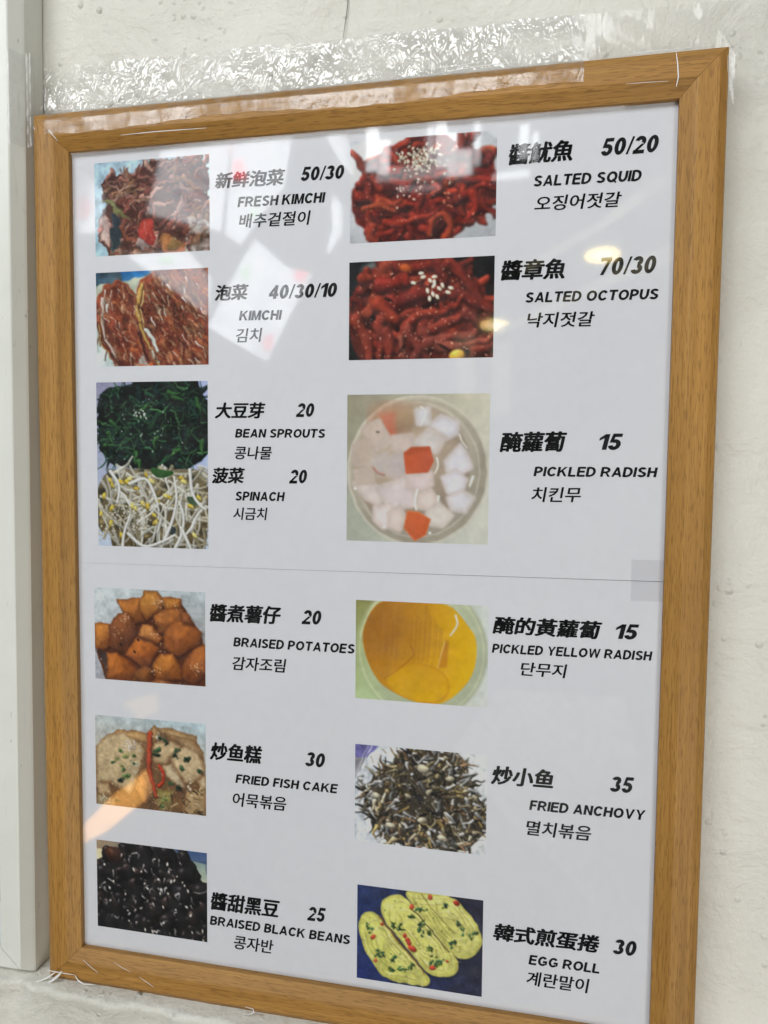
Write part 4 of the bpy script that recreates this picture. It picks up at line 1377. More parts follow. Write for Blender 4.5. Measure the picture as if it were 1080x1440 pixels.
def paint_anchovies(c):
    r = c.r
    c.fill((190, 196, 204), (206, 210, 210), (196, 202, 210), (200, 204, 206))
    K = lambda pts: [((x - 93) / 866.0, (y - 50 - (x - 93) * .098) / 866.0) for x, y in pts]
    c.poly(K([(90, 40), (245, 66), (170, 150), (90, 140)]), (104, 100, 158), (96, 90, 140))
    c.poly(K([(90, 140), (170, 145), (95, 285)]), (120, 118, 122), (150, 150, 154))
    c.ring(.50, .32, .48, .56, .010, (168, 172, 182), .7)
    c.ring(.50, .32, .455, .535, .006, (228, 230, 234), .8)
    body = K([(160, 480), (150, 350), (250, 230), (340, 180), (400, 110), (500, 90), (620, 105), (740, 125), (830, 200), (865, 300), (900, 420), (950, 480), (960, 640), (900, 700), (830, 770), (760, 780), (560, 740), (330, 715), (220, 600)])
    c.poly(body, (72, 62, 46), (60, 54, 44), rough=30)
    f = in_poly(body)
    cols = [(120, 108, 78), (98, 86, 58), (76, 70, 56), (150, 136, 102), (58, 52, 44), (132, 104, 76), (112, 114, 112), (44, 42, 40), (140, 120, 70), (170, 160, 136)]
    for i in range(620):
        x, y = r.uniform(-.02, 1), r.uniform(0, c.asp)
        if f(x, y):
            q = math.hypot((x - .51) / .16, (y - .37) / .16)
            dim = .35 + .65 * min(1, q * .75)
            a = math.atan2(y - .34, x - .5) + r.normal(0, .8)
            c.stroke(wiggle(r, x, y, a + r.normal(0, .5), r.uniform(.05, .12), .8), r.uniform(.009, .018), pick(r, cols + [(150, 150, 150), (178, 176, 170)], .15) * dim, .003, amb=.35, dif=.75, spec=.14 * dim, tight=14)
    for i in range(40):
        x, y = r.uniform(0, 1), r.uniform(0, c.asp)
        if f(x, y) and math.hypot(x - .51, y - .37) > .12:
            c.blob(x, y, r.uniform(.012, .03), r.uniform(.008, .016), r.uniform(0, 3), pick(r, [(176, 166, 140), (190, 190, 186), (160, 140, 104), (205, 205, 205)], .08), .5, .6, .1)
    for x, y, s_ in [(545, 225, 46), (725, 290, 30), (240, 400, 34), (590, 375, 26), (680, 690, 38), (335, 600, 32), (545, 560, 34), (450, 405, 22)]:
        q = K([(x, y)])[0]
        c.blob(q[0], q[1], s_ / 866, s_ / 866 * .62, r.uniform(-.6, .6), (176, 168, 144), .5, .6, .05)
    c.mottle(.2, .05)
    for i in range(26):
        a = r.uniform(0, 6.28)
        x, y = .49 + .44 * math.cos(a), .37 + .40 * math.sin(a)
        c.stroke(wiggle(r, x, y, a + r.normal(0, .5), .05, .5), .005, pick(r, [(110, 96, 66), (130, 110, 80)]), .002)
    c.warp(.008, .04)
    c.glints(f, 120, .007, (210, 208, 204), .8)
    c.mottle(.22, .07)
    c.grain(7)
    c.contrast(.3)
    c.crisp(.6)


def paint_egg_roll(c):
    r = c.r
    c.fill((38, 54, 96), (44, 44, 58), (30, 48, 104), (44, 46, 66))
    K = lambda pts: [((x - 105) / 830.0, (y - 62 - (x - 105) * .138) / 830.0) for x, y in pts]
    nz = c.noise(.06, 5)
    c.img *= (.85 + .3 * nz)[..., None]
    rolls = [([(410, 105), (530, 120), (750, 150), (830, 260), (900, 350), (930, 450), (920, 490), (880, 540), (800, 575), (740, 520), (620, 400), (500, 220)], (200, 198, 110)),
             ([(255, 220), (300, 155), (370, 132), (440, 170), (520, 260), (640, 400), (740, 530), (785, 600), (760, 670), (690, 695), (600, 670), (520, 590), (420, 460), (300, 320)], (204, 202, 108)),
             ([(115, 350), (140, 280), (200, 242), (260, 290), (340, 410), (470, 560), (580, 680), (600, 720), (570, 755), (450, 735), (330, 710), (280, 690), (200, 580), (140, 450)], (196, 196, 102))]
    for k, (pts, col) in enumerate(rolls):
        P = K(pts)
        c.poly([(x + .012, y + .014) for x, y in P], (24, 24, 30), alpha=.55, soft=8, ch=2)
        c.poly(P, np.array(col) * 1.04, np.array(col) * .90, (.3, 1), roundness=.008, edge=.03, edgecol=(158, 150, 74), rough=20, ch=2)
        f = in_poly(P)
        A = np.array(P)
        cen = A.mean(0)
        for s_ in (.80, .62, .42, .24):
            Q = [tuple(cen + (p - cen) * s_) for p in A]
            off = r.normal(0, .004, 2)
            Q = [tuple(np.array(q) + off + r.normal(0, .004, 2)) for q in Q]
            c.stroke(Q + [Q[0]], .006, (150, 142, 62), .005, amb=.8, dif=.25, alpha=.5)
            Q2 = [(x + .007, y - .004) for x, y in Q]
            c.stroke(Q2[:-2], .006, (222, 216, 160), .004, amb=.85, dif=.2, alpha=.5)
        for i in range(170):
            x, y = r.uniform(0, 1), r.uniform(0, c.asp)
            if f(x, y):
                c.stroke(wiggle(r, x, y, .95 + r.normal(0, .35), r.uniform(.015, .06), .8), r.uniform(.003, .008), pick(r, [(212, 206, 140), (176, 170, 86), (220, 214, 166), (160, 150, 70), (196, 190, 104)], .07), .002, amb=.75, dif=.35, alpha=.7)
        for i in range(60):
            x, y = r.uniform(0, 1), r.uniform(0, c.asp)
            if f(x, y):
                c.blob(x, y, r.uniform(.004, .010), r.uniform(.003, .007), r.uniform(0, 3), pick(r, [(60, 100, 60), (84, 110, 50), (120, 130, 60)]), .7, .3, alpha=.75)
    c.stroke(K([(470, 220), (600, 380), (720, 520)]), .007, (96, 82, 46), .005, amb=.8, dif=.2, alpha=.8)
    c.stroke(K([(260, 290), (400, 470), (560, 660)]), .009, (120, 84, 40), .006, amb=.8, dif=.2, alpha=.85)
    c.stroke(K([(530, 130), (690, 330), (760, 400)]), .005, (140, 124, 66), .004, amb=.8, dif=.2, alpha=.7)
    for x, y, a, b, n_ in [(385, 350, 34, 40, 6), (470, 290, 26, 20, 4), (540, 330, 30, 24, 4), (530, 380, 22, 30, 4), (640, 590, 52, 26, 8), (185, 350, 20, 34, 4), (265, 545, 30, 20, 4), (350, 570, 16, 40, 4), (410, 645, 34, 24, 4), (600, 500, 20, 30, 3), (745, 470, 34, 24, 4), (790, 350, 22, 36, 4), (870, 405, 20, 18, 3), (525, 235, 30, 14, 4), (690, 215, 14, 12, 2), (465, 625, 16, 16, 3), (595, 400, 20, 22, 3), (335, 650, 26, 10, 3)]:
        for i in range(n_ * 2):
            q = K([(r.normal(x, a * .55), r.normal(y, b * .55))])[0]
            c.blob(q[0], q[1], r.uniform(.009, .022), r.uniform(.006, .012), r.uniform(0, 3), pick(r, [(44, 84, 56), (60, 108, 72), (38, 62, 44), (92, 110, 44)], .1), .6, .45, alpha=.9)
    for x, y, a in [(428, 415, 14), (445, 440, 16), (458, 465, 18), (480, 500, 26), (490, 515, 20), (475, 215, 18), (590, 152, 18), (760, 190, 20), (612, 630, 18), (212, 425, 16), (230, 585, 14), (275, 335, 12), (705, 585, 10)]:
        q = K([(x, y)])[0]
        c.blob(q[0], q[1], a / 830 * 1.1, a / 830 * .85, r.uniform(0, 3), pick(r, [(196, 76, 48), (206, 92, 60), (184, 62, 44)], .05), .6, .5)
    c.warp(.008, .05)
    c.mottle(.14, .05)
    c.grain(6)
    c.contrast(.3)
    c.crisp(.6)


def lin(c):
    c = c / 255.0
    return np.where(c <= 0.04045, c / 12.92, ((c + 0.055) / 1.055) ** 2.4)


def food_photo(sh, corners, painter, seed, label):
    q = np.array([loc_on(sh, p) for p in corners])           # TL TR BR BL
    x0, x1 = (q[0, 0] + q[3, 0]) / 2, (q[1, 0] + q[2, 0]) / 2
    zt, zb = (q[0, 1] + q[1, 1]) / 2, (q[2, 1] + q[3, 1]) / 2
    asp = (zt - zb) / (x1 - x0)
    c = Canvas(asp, seed)
    painter(c)
    # display value under this light -> ink reflectance
    g_ = c.img.mean(2, keepdims=True)
    ink = np.clip(lin(np.clip(g_ + (c.img - g_) * 0.90, 0, 255)) * 1.28, 0.004, 0.80)
    h, w_ = c.h, c.w
    gx = np.linspace(x0, x1, w_ + 1)
    gz = np.linspace(zt, zb, h + 1)
    X, Z = np.meshgrid(gx, gz)
    v = np.stack([X, np.full_like(X, -0.00006), Z], -1).reshape(-1, 3)
    j, i = np.meshgrid(np.arange(h), np.arange(w_), indexing='ij')
    a = (j * (w_ + 1) + i).ravel()
    faces = np.stack([a, a + w_ + 1, a + w_ + 2, a + 1], 1)
    me = bpy.data.meshes.new('food_photo')
    me.vertices.add(len(v))
    me.vertices.foreach_set('co', v.astype(np.float32).ravel())
    nf = len(faces)
    me.loops.add(nf * 4)
    me.polygons.add(nf)
    me.polygons.foreach_set('loop_start', np.arange(0, nf * 4, 4, dtype=np.int32))
    me.loops.foreach_set('vertex_index', faces.astype(np.int32).ravel())
    me.update(calc_edges=True)
    # colour per grid vertex, averaged from neighbouring cells
    pad = np.pad(ink, ((1, 1), (1, 1), (0, 0)), mode='edge')
    vc = (pad[:-1, :-1] + pad[1:, :-1] + pad[:-1, 1:] + pad[1:, 1:]) / 4
    at = me.color_attributes.new('ink', 'FLOAT_COLOR', 'POINT')
    rgba = np.ones((len(v), 4), np.float32)
    rgba[:, :3] = vc.reshape(-1, 3)
    at.data.foreach_set('color', rgba.ravel())
    me.materials.append(M_PRINT)
    o = link(bpy.data.objects.new('food_photo', me), sh)
    o['label'] = label
    return o


PHOTOS = [
    (U, [(133.7, 227.6), (294.7, 219), (294.7, 352), (133.7, 361)], paint_fresh_kimchi, 1, 'printed picture of fresh red kimchi on pale blue'),
    (U, [(135.3, 384), (293.3, 376.4), (293, 512.4), (136.2, 516)], paint_kimchi, 2, 'printed picture of two halves of red-brown kimchi cabbage'),
    (U, [(136.3, 537.6), (292.8, 535.8), (292.5, 772.4), (137.7, 767)], paint_spinach_sprouts, 3, 'printed picture of dark green spinach above pale bean sprouts'),
    (L, [(133.2, 826), (288.9, 833), (288.5, 966.3), (133.7, 953)], paint_potatoes, 4, 'printed picture of glazed braised potato chunks'),
    (L, [(134.4, 1004.7), (289.2, 1018.8), (289.8, 1147.7), (135, 1129.6)], paint_fish_cake, 5, 'printed picture of fish cake slices with scallion and red pepper'),
    (L, [(135.8, 1179.7), (290.7, 1200.3), (291.9, 1326.2), (137.6, 1300.5)], paint_black_beans, 6, 'printed picture of shiny black beans with sesame'),
    (U, [(492.5, 197), (698.7, 186), (697.6, 331.6), (492.4, 342.9)], paint_squid, 7, 'printed picture of red salted squid topped with sesame'),
    (U, [(491.7, 369.2), (696.1, 359.6), (693, 502.7), (490.2, 506.5)], paint_octopus, 8, 'printed picture of dark red octopus on black'),
    (U, [(489, 554.5), (688.7, 553.8), (686.6, 766), (487, 759.8)], paint_radish, 9, 'printed picture of white radish cubes with two carrot pieces in a round tub'),
    (L, [(500.7, 843.8), (686.6, 852), (686, 994.4), (499.8, 982.3)], paint_yellow_radish, 10, 'printed picture of bright yellow pickled radish in a tub'),
    (L, [(499.8, 1045.6), (685, 1062.7), (683.4, 1202.6), (498.7, 1182)], paint_anchovies, 11, 'printed picture of a heap of small brown fried anchovies'),
    (L, [(502.4, 1243.2), (679.5, 1266.6), (677.6, 1401.6), (502, 1374.8)], paint_egg_roll, 12, 'printed picture of yellow egg roll slices on dark blue'),
]
for args in PHOTOS:
    food_photo(*args)

# small square of tape over the seam, by the right edge of the sheets
p = [on_plane(q, 0) for q in ((888, 787), (935, 788), (934, 846), (887, 845))]
patch = slab('tape_patch', [(a[0], -0.00024, a[2]) for a in p], (0, 0.00008, 0), None)
tm = NT('grey_clear_tape')
tm.t.nodes.remove(tm.b)
tr = tm.n('BsdfTransparent'); tr.inputs['Color'].default_value = (0.965, 0.962, 0.965, 1)
tm.l(tr.outputs[0], tm.out.inputs['Surface'])
patch.data.materials.append(tm.m)
tag(patch, 'small greyish square of tape joining the two menu sheets at their seam', 'tape')

# ------------------------------------------------------------------ white metal frame beside it
wm = thing('white_metal_frame', 'slim white metal frame with a mitred corner fixed close beside the wooden frame', 'metal frame', (-0.185, 0, LEDGE_Z))
ZB, ZT = 0.0, 0.72


def sx(z, x):                       # the metal frame leans very slightly
    return x + 0.185 + 0.0045 * (z / 0.5) - 0.0032


def metal_rail(name, sections, mat):
    m = len(sections[0])
    v = [p for s_ in sections for p in s_]
    f = []
    for s_ in range(len(sections) - 1):
        for k in range(m - 1):
            f.append((s_ * m + k, s_ * m + k + 1, (s_ + 1) * m + k + 1, (s_ + 1) * m + k))
    f.append(tuple(range(m)))
    f.append(tuple((len(sections) - 1) * m + k for k in reversed(range(m))))
    o = mesh_obj(name, v, f, mat, wm)
    fix_normals(o)
    return o


PX = [(-0.1690, WALL_Y - 0.001), (-0.1690, -0.0036), (-0.1696, -0.0046), (-0.1735, -0.0098), (-0.1742, -0.0102), (-0.1850, -0.0102), (-0.1856, -0.0098), (-0.1860, 0.0), (-0.1860, WALL_Y - 0.001)]


def stile_section(mit, top=None):
    out = []
    for x, y in PX:
        d = -0.1690 - x             # distance in from the outer edge
        z = (d if mit else top)
        z = z * (0.0152 / 0.0160) + 0.0003 if mit else z
        out.append((sx(z, x), y, z))
    return out


metal_rail('stile', [stile_section(True), stile_section(False, 0.72)], M_METAL)
sec0, sec1 = [], []
for x, y in PX:
    d = -0.1690 - x
    z = d * (0.0152 / 0.0160)
    sec0.append((sx(z, x) - 0.00025, y + (0.0001), z + 0.0))
    sec1.append((-0.35, y + 0.0001, z))
metal_rail('bottom_rail', [sec0, sec1], M_METAL)
box('panel', (-0.35, -0.002, 0.0146), (-0.0024, 0.004, 0.7), plain('pale_blue_panel', (0.62, 0.66, 0.74), 0.3), wm)
box('dark_strip', (-0.35, -0.0035, 0.036), (-0.0026, -0.0021, 0.056), M_DARK, wm)


# ------------------------------------------------------------------ tape
def ribbon(name, rows, mat, label=None, cat='tape', parent=None):
    """rows: list of equally long point lists"""
    m = len(rows[0])
    v = [p for r_ in rows for p in r_]
    f = [(j * m + i, j * m + i + 1, (j + 1) * m + i + 1, (j + 1) * m + i) for j in range(len(rows) - 1) for i in range(m - 1)]
    o = mesh_obj(name, v, f, mat, parent, smooth=True)
    if label:
        tag(o, label, cat)
    return o


def top_tape():
    rng = np.random.default_rng(21)
    ztop = HZ + RW
    # profile from the wall, over the front edge of the rail, to the face of the rail (y, z)
    base = [(WALL_Y - 0.0012, 1.0)] + [(WALL_Y - 0.0012, 1.0 - k / 12) for k in range(1, 12)]
    xs = np.linspace(-0.1660, 0.1050, 220)
    waves = [(rng.normal(0, 1), rng.uniform(60, 700), rng.uniform(-300, 300), rng.uniform(0, 6.28)) for _ in range(26)]
    rows_w, rows_f = [], []
    for i, x in enumerate(xs):
        t = (x - xs[0]) / (xs[-1] - xs[0])
        zt = 0.2556 - 0.0030 * t + 0.0004 * math.sin(x * 90) + 0.0002 * math.sin(x * 410)
        zb = ztop + 0.0040
        row = []
        for k in range(15):
            u = k / 14
            z = zt + (zb - zt) * u
            lift = sum(a * math.sin(b * x + c_ * z + p_) for a, b, c_, p_ in waves) * 0.00011
            row.append((x, WALL_Y - 0.0016 - abs(lift) - 0.0046 * u, z))
        # slope to the front edge of the rail and over it
        row += [(x, -0.0005, ztop + 0.0016), (x, -0.0036, ztop + 0.0003), (x, -0.0050, ztop - 0.0008)]
        rows_w.append(row)
        fl = []
        e = 0.0108 + 0.0011 * math.sin(x * 45 + 1) + 0.0003 * math.sin(x * 310)
        for k in range(6):
            u = k / 5
            o_ = 0.0008 + (e - 0.0008) * u
            y = FRONT - 0.0004 if o_ > 0.0038 else -0.0050 - (o_ - 0.0008) / 0.003 * 0.0022
            fl.append((x, y - 0.0001 - 0.00008 * abs(math.sin(x * 500 + k)), ztop - o_))
        rows_f.append(fl)
    root = ribbon('clear_tape', rows_w, M_TAPE, 'crinkled shiny clear tape strip along the wall above the wooden frame', 'tape')
    # the flap pressed on the rail starts only a little in from the corner
    ribbon('tape_flap', [r_ for r_ in rows_f if r_[0][0] > -0.156], M_TAPE_RAIL, parent=root)
    return root


def rail_tape_bumps(t, v):
    m = t.n('Mapping')
    m.inputs['Scale'].default_value = (260, 260, 120)
    t.l(v, m.inputs['Vector'])
    a = t.noise(m.outputs['Vector'], 1.0, 4, 0.6, 0.8)
    return t.bump(a, 1.0, 0.00045)


M_TAPE_RAIL = clear_film('tape_on_wood', 0.14, 0.10, rail_tape_bumps, 2.1, (75, 75, 26))
top_tape()


def side_tape():
    """smooth tape running off the top right corner on to the wall"""
    ztop = HZ + RW
    xo = HX + RW
    rows = []
    for i in range(50):
        x = 0.100 + i * 0.0030
        row = []
        for k in range(16):
            u = k / 15
            z = 0.2525 - 0.0022 * (i / 49) - u * (0.0245 if x < xo + .002 else 0.051)
            bridge = 0.0 if x < xo + .002 else max(0.0, 1 - (x - xo) / 0.011) * (1.0 if z < ztop else max(0, 1 - (z - ztop) / .008))
            y = WALL_Y - 0.0014 - 0.0155 * bridge ** 1.3
            y -= 0.0003 * abs(math.sin(x * 140 + z * 220)) + 0.0002 * abs(math.sin(x * 900 + z * 60))
            row.append((x, y, z))
        rows.append(row)
    return ribbon('clear_tape', rows, M_TAPE_CALM, 'smooth clear tape running off the upper frame corner onto bare wall', 'tape')


side_tape()


def jamb_tape():
    rows = []
    for i in range(18):
        u = i / 17
        if u < .35:
            x, y = -0.1752 + .0012 * u / .35, -0.0107
        elif u < .55:
            q = (u - .35) / .2
            x, y = -0.1738 + q * .0050, -0.0105 + q * .0064
        else:
            q = (u - .55) / .45
            x, y = -0.1684 + q * .0042, -0.0040 + q * -0.0004 - .0018 * math.sin(q * 3.1)
        rows.append([(x + 0.0026, y - 0.0002 * math.sin(k * 1.7 + i), 0.210 + 0.0455 * k / 20 + .0006 * math.sin(i * 2.2)) for k in range(21)])
    return ribbon('clear_tape', rows, M_TAPE_CALM, 'end of clear tape folded onto the white metal frame', 'tape')


jamb_tape()


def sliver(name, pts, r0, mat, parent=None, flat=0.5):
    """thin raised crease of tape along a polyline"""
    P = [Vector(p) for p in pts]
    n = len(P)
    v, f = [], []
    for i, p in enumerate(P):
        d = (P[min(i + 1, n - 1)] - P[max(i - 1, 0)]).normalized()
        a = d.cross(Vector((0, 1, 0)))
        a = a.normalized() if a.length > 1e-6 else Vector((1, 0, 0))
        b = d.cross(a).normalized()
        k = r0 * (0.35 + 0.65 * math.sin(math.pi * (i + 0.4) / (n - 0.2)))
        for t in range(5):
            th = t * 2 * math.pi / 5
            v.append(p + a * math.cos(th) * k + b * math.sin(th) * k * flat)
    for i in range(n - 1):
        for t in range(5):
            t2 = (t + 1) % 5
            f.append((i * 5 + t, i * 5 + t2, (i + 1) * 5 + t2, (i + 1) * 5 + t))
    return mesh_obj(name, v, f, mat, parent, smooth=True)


def px_line(pts, y):
    out = []
    for i in range(len(pts) - 1):
        for t in np.linspace(0, 1, 5)[: 5 if i == len(pts) - 2 else 4]:
            q = (pts[i][0] + (pts[i + 1][0] - pts[i][0]) * t, pts[i][1] + (pts[i + 1][1] - pts[i][1]) * t)
            yy = y if not isinstance(y, (list, tuple)) else y[i] + (y[i + 1] - y[i]) * t
            out.append(on_plane(q, yy))
    return out


def make_creases(label, name, lines):
    root = None
    for pts, y, r_ in lines:
        o = sliver(name if root is None else 'crease', px_line(pts, y), r_ * 0.75, M_CREASE, root)
        if root is None:
            root = tag(o, label, 'tape')
    return root


FY = FRONT - 0.0003
make_creases('loose curled shred of clear tape on the ledge by the lower frame corner', 'tape_shred', [
    ([(60, 1386), (72, 1380), (82, 1372), (87, 1366)], -0.0092, 0.0010),
    ([(45, 1381), (58, 1379), (70, 1373), (78, 1367)], -0.0092, 0.0007),
    ([(66, 1364), (74, 1366), (86, 1368), (104, 1371)], -0.0084, 0.0004),
    ([(105, 1371), (110, 1379), (118, 1384), (133, 1385)], -0.0080, 0.00055),
])
make_creases('thin shiny tape creases on the bottom rail of the wooden frame', 'tape_crease', [
    ([(117, 1350), (128, 1360), (138, 1368)], FY, 0.00022),
    ([(160, 1353), (172, 1361), (184, 1367)], FY, 0.00014),
    ([(196, 1374), (206, 1381), (216, 1388)], FY, 0.00022),
    ([(345, 1416), (356, 1419), (357, 1424), (350, 1427), (335, 1424)], -0.0088, 0.00035),
])
make_creases('bright tape creases crossing the top rail near its right mitre', 'tape_crease', [
    ([(951, 74), (953, 90), (954, 108), (951, 122)], FY, 0.0004),
    ([(1022, 64), (1023.5, 78), (1022.5, 110)], -0.0046, 0.0003),
    ([(880, 118), (905, 116), (940, 114)], FY, 0.00016),
    ([(880, 77), (910, 73), (960, 68), (1005, 62)], -0.0052, 0.00026),
])
make_creases('bright tape creases folded round the upper corner beside the metal frame', 'tape_crease', [
    ([(47, 178), (52, 190), (61, 200)], -0.0052, 0.00035),
    ([(55, 168), (60, 174), (62, 175)], -0.0055, 0.00035),
    ([(68, 182), (74, 190), (81, 198)], FY, 0.00025),
    ([(62, 146), (70, 149), (80, 157)], 0.004, 0.00030),
])
make_creases('long bright fold of clear tape along the top edge of the wooden frame', 'tape_crease', [
    ([(590, 108), (640, 99), (690, 91), (735, 87)], 0.0015, 0.00035),
    ([(170, 190), (220, 185), (290, 180)], FY, 0.00028),
    ([(600, 96), (650, 92), (690, 83)], 0.006, 0.00035),
])

# ------------------------------------------------------------------ what the clear pane mirrors, standing across from it
def flyer_material():
    t = NT('flyer_paper')
    v = t.coords()
    c = t.ramp(t.noise(v, 11, 4, 0.6, 0.5), [(0.36, (0.42, 0.43, 0.46)), (0.5, (0.80, 0.81, 0.82)), (0.62, (0.82, 0.82, 0.83)), (0.72, (0.72, 0.55, 0.54))])
    w_ = t.n('TexWave', wave_type='BANDS', bands_direction='DIAGONAL')
    w_.inputs['Scale'].default_value = 16
    w_.inputs['Distortion'].default_value = 3.0
    t.l(v, w_.inputs['Vector'])
    ln = t.math('MULTIPLY', t.ramp(w_.outputs['Fac'], [(0.78, G3(0)), (0.9, G3(1))]), t.ramp(t.noise(v, 14, 2, 0.5), [(0.5, G3(0)), (0.58, G3(0.7))]))
    t.l(t.mix(ln, c, (0.30, 0.30, 0.32)), t.b.inputs['Base Color'])
    t.b.inputs['Roughness'].default_value = 0.7
    return t.m


M_FLYER = flyer_material()
M_RED = plain('red_flyer_print', (0.62, 0.10, 0.11), 0.7)
M_GREYINK = plain('grey_flyer_print', (0.22, 0.22, 0.24), 0.7)
M_GREEN = plain('green_flyer_print', (0.25, 0.42, 0.22), 0.7)
FD = -1.9
FLYERS = [
    ([(228, 213), (322, 200), (309, 326), (206, 298)], 'white flyer with grey lettering lines hung across from the menu', [([(246, 268), (250, 264), (283, 290), (280, 296)], M_GREYINK), ([(262, 258), (266, 254), (293, 276), (290, 281)], M_GREYINK), ([(270, 242), (275, 239), (296, 255), (294, 262)], M_GREYINK)]),
    ([(326, 200), (410, 190), (398, 262), (338, 345), (316, 330)], 'white flyer with red printed patches hung across from the menu', [([(328, 226), (338, 222), (345, 250), (326, 252)], M_RED), ([(312, 206), (326, 202), (322, 218), (314, 220)], M_RED), ([(350, 300), (362, 292), (358, 306)], M_GREEN)]),
    ([(178, 357), (262, 350), (296, 389), (293, 444)], 'narrow slanted white flyer hung across from the menu', [([(220, 362), (240, 358), (246, 366), (228, 370)], M_GREEN)]),
    ([(356, 335), (400, 375), (437, 387), (374, 510), (294, 461)], 'white flyer with pink and green patches hung across from the menu', [([(368, 478), (384, 468), (382, 490), (372, 496)], M_RED), ([(338, 380), (350, 372), (352, 388), (342, 394)], M_GREEN), ([(414, 380), (432, 384), (426, 398), (412, 392)], M_RED)]),
    ([(104, 236), (124, 244), (146, 268), (148, 300), (140, 326), (110, 330), (104, 300)], 'rounded white flyer with a pink middle hung across from the menu', [([(106, 280), (122, 272), (132, 290), (124, 308), (106, 308)], M_RED)]),
    ([(456, 186), (486, 182), (500, 230), (496, 246), (478, 222)], 'small pale flyer hung across from the menu', []),
    ([(470, 272), (482, 290), (480, 330), (463, 358), (458, 352), (468, 320), (466, 290)], 'curved white strip hung across from the menu', []),
    ([(958, 224), (958, 250), (850, 318), (745, 380), (728, 380), (840, 310)], 'cream slanting awning strut across from the menu', []),  # added bar standing in for a diagonal streak of light
    ([(956, 336), (956, 366), (880, 392), (720, 462), (700, 462), (850, 388)], 'cream lower slanting awning strut across from the menu', []),  # second added bar for the lower light streak
    ([(640, 470), (668, 468), (668, 585), (644, 590)], 'cream upright post standing across from the menu', []),
    ([(690, 478), (718, 474), (716, 580), (694, 586)], 'broad cream upright post standing across from the menu', []),
    ([(636, 1050), (700, 970), (880, 980), (905, 1120), (842, 1150), (836, 1272), (700, 1136)], 'pale board leaning low across from the menu', []),
    ([(118, 1162), (160, 1118), (205, 1086), (204, 1126), (150, 1170), (120, 1185)], 'warm coloured cloth hanging low across from the menu', []),  # added shape standing in for a warm wedge of light
    ([(172, 988), (218, 976), (222, 1000), (196, 1012)], 'pale cloth fold hanging low across from the menu', []),
]
M_CREAM = plain('cream_post_paint', (0.62, 0.58, 0.44), 0.6)
M_WARM = plain('warm_cloth', (0.85, 0.50, 0.16), 0.8)
for k, (pts, label, marks) in enumerate(FLYERS):
    nm = 'flyer'
    mat, dep = M_FLYER, FD - 0.012 * k
    cat = 'flyer'
    if 'post' in label:
        nm, mat, cat = 'post', M_CREAM, 'post'
    elif 'strut' in label:
        nm, mat, cat = 'streak_strut', M_CREAM, 'strut'
    elif 'board' in label:
        nm, cat = 'leaning_board', 'board'
    elif 'cloth' in label:
        nm, mat, cat = 'mirrored_cloth', M_WARM, 'cloth'
    o = slab(nm, [mirrored(p_, dep) for p_ in pts], (0, -0.006, 0), mat)
    tag(o, label, cat)
    for q, m_ in marks:
        slab('printed_patch', [mirrored(p_, dep + 0.002) for p_ in q], (0, -0.0018, 0), m_, o)


def spot(name, loc, target, power, size_deg, color, blend=0.5):
    d = bpy.data.lights.new(name, 'SPOT')
    d.energy = power
    d.spot_size = math.radians(size_deg)
    d.spot_blend = blend
    d.color = color
    d.shadow_soft_size = 0.05
    o = bpy.data.objects.new(name, d)
    COL.objects.link(o)
    o.location = loc
    o.rotation_euler = (Vector(target) - Vector(loc)).to_track_quat('-Z', 'Y').to_euler()


tgt = mirrored((300, 320), FD)
spot('flyer_boost_spot', (-0.6, -0.9, 2.3), tgt, 2900.0, 32, (0.97, 0.99, 1.0))  # added spot, brightens the flyers so the pane mirrors them
tgt = mirrored((160, 1130), FD)
spot('cloth_boost_spot', (-0.9, -0.9, 0.7), tgt, 3400.0, 14, (1.0, 0.78, 0.5))  # added warm spot that makes the mirrored wedge glow
tgt = mirrored((760, 430), FD)
spot('post_boost_spot', (0.3, -0.9, 2.3), tgt, 420.0, 26, (1.0, 0.95, 0.82))  # added spot brightening the struts and posts


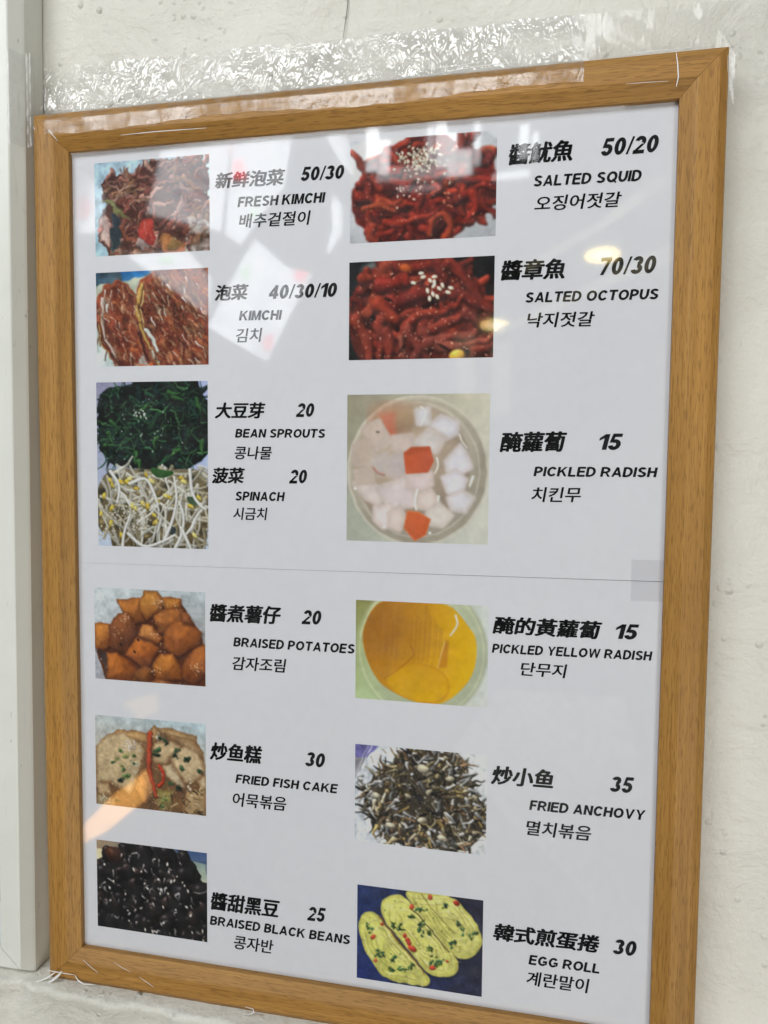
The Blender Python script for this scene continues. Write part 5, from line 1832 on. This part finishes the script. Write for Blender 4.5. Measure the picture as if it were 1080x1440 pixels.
def downlight(px, py, zc_, rad):
    q = on_plane((px, py), -0.002)
    d = (q - CAM) * np.array([1, -1, 1])
    p_ = q + d * ((zc_ - q[2]) / d[2])
    root = thing('downlight', 'round yellow downlight %s across from the menu' % ('nearer' if py < 400 else 'farther'), 'lamp', tuple(p_))
    em = NT('warm_lamp_glow')
    em.b.inputs['Base Color'].default_value = (1, 0.9, 0.6, 1)
    gv = em.n('VectorMath', operation='LENGTH')
    em.l(em.n('TexCoord').outputs['Object'], gv.inputs[0])
    em.l(em.ramp(em.math('DIVIDE', gv.outputs['Value'], rad), [(0.25, (1.0, 0.92, 0.62)), (0.9, (1.0, 0.74, 0.20))]), em.b.inputs['Emission Color'])
    em.b.inputs['Emission Strength'].default_value = 10.0
    n = 28
    v = [(rad * math.cos(a), rad * math.sin(a), 0) for a in np.linspace(0, 2 * math.pi, n, endpoint=False)]
    lens = mesh_obj('lens', v, [tuple(reversed(range(n)))], em.m, root)
    hv = [(rad * 1.08 * math.cos(a), rad * 1.08 * math.sin(a), h_) for h_ in (0.004, 0.10) for a in np.linspace(0, 2 * math.pi, n, endpoint=False)]
    hf = [(i, (i + 1) % n, n + (i + 1) % n, n + i) for i in range(n)] + [tuple(range(n, 2 * n)), tuple(reversed(range(n)))]
    mesh_obj('housing', hv, hf, plain('lamp_housing', (0.5, 0.5, 0.48), 0.4), root)
    root.rotation_euler = (math.radians(12), 0, 0)


downlight(845, 360, 1.25, 0.104)
downlight(697, 457, 1.25, 0.122)

# added area lamps shaping the bright streaks mirrored over the squid picture
for k, (x, y, w_, h_, pw) in enumerate([(524, 204, 15, 70, .17), (540, 220, 14, 46, .12), (606, 196, 9, 60, .05), (622, 196, 15, 74, .17), (637, 216, 14, 56, .13), (655, 226, 20, 34, .10), (672, 200, 8, 60, .05), (736, 200, 12, 48, .06), (752, 208, 7, 40, .03), (595, 241, 130, 9, .12), (720, 246, 50, 7, .04), (590, 262, 60, 5, .02)]):
    a, b = mirrored((x - w_ / 2, y - h_ / 2), -2.1), mirrored((x + w_ / 2, y + h_ / 2), -2.1)
    cc = (a + b) / 2
    area_lamp('streak_lamp', tuple(cc), (cc[0], 0, cc[2]), abs(b[0] - a[0]), abs(b[2] - a[2]), pw * 1.0, (0.95, 0.98, 1.0))
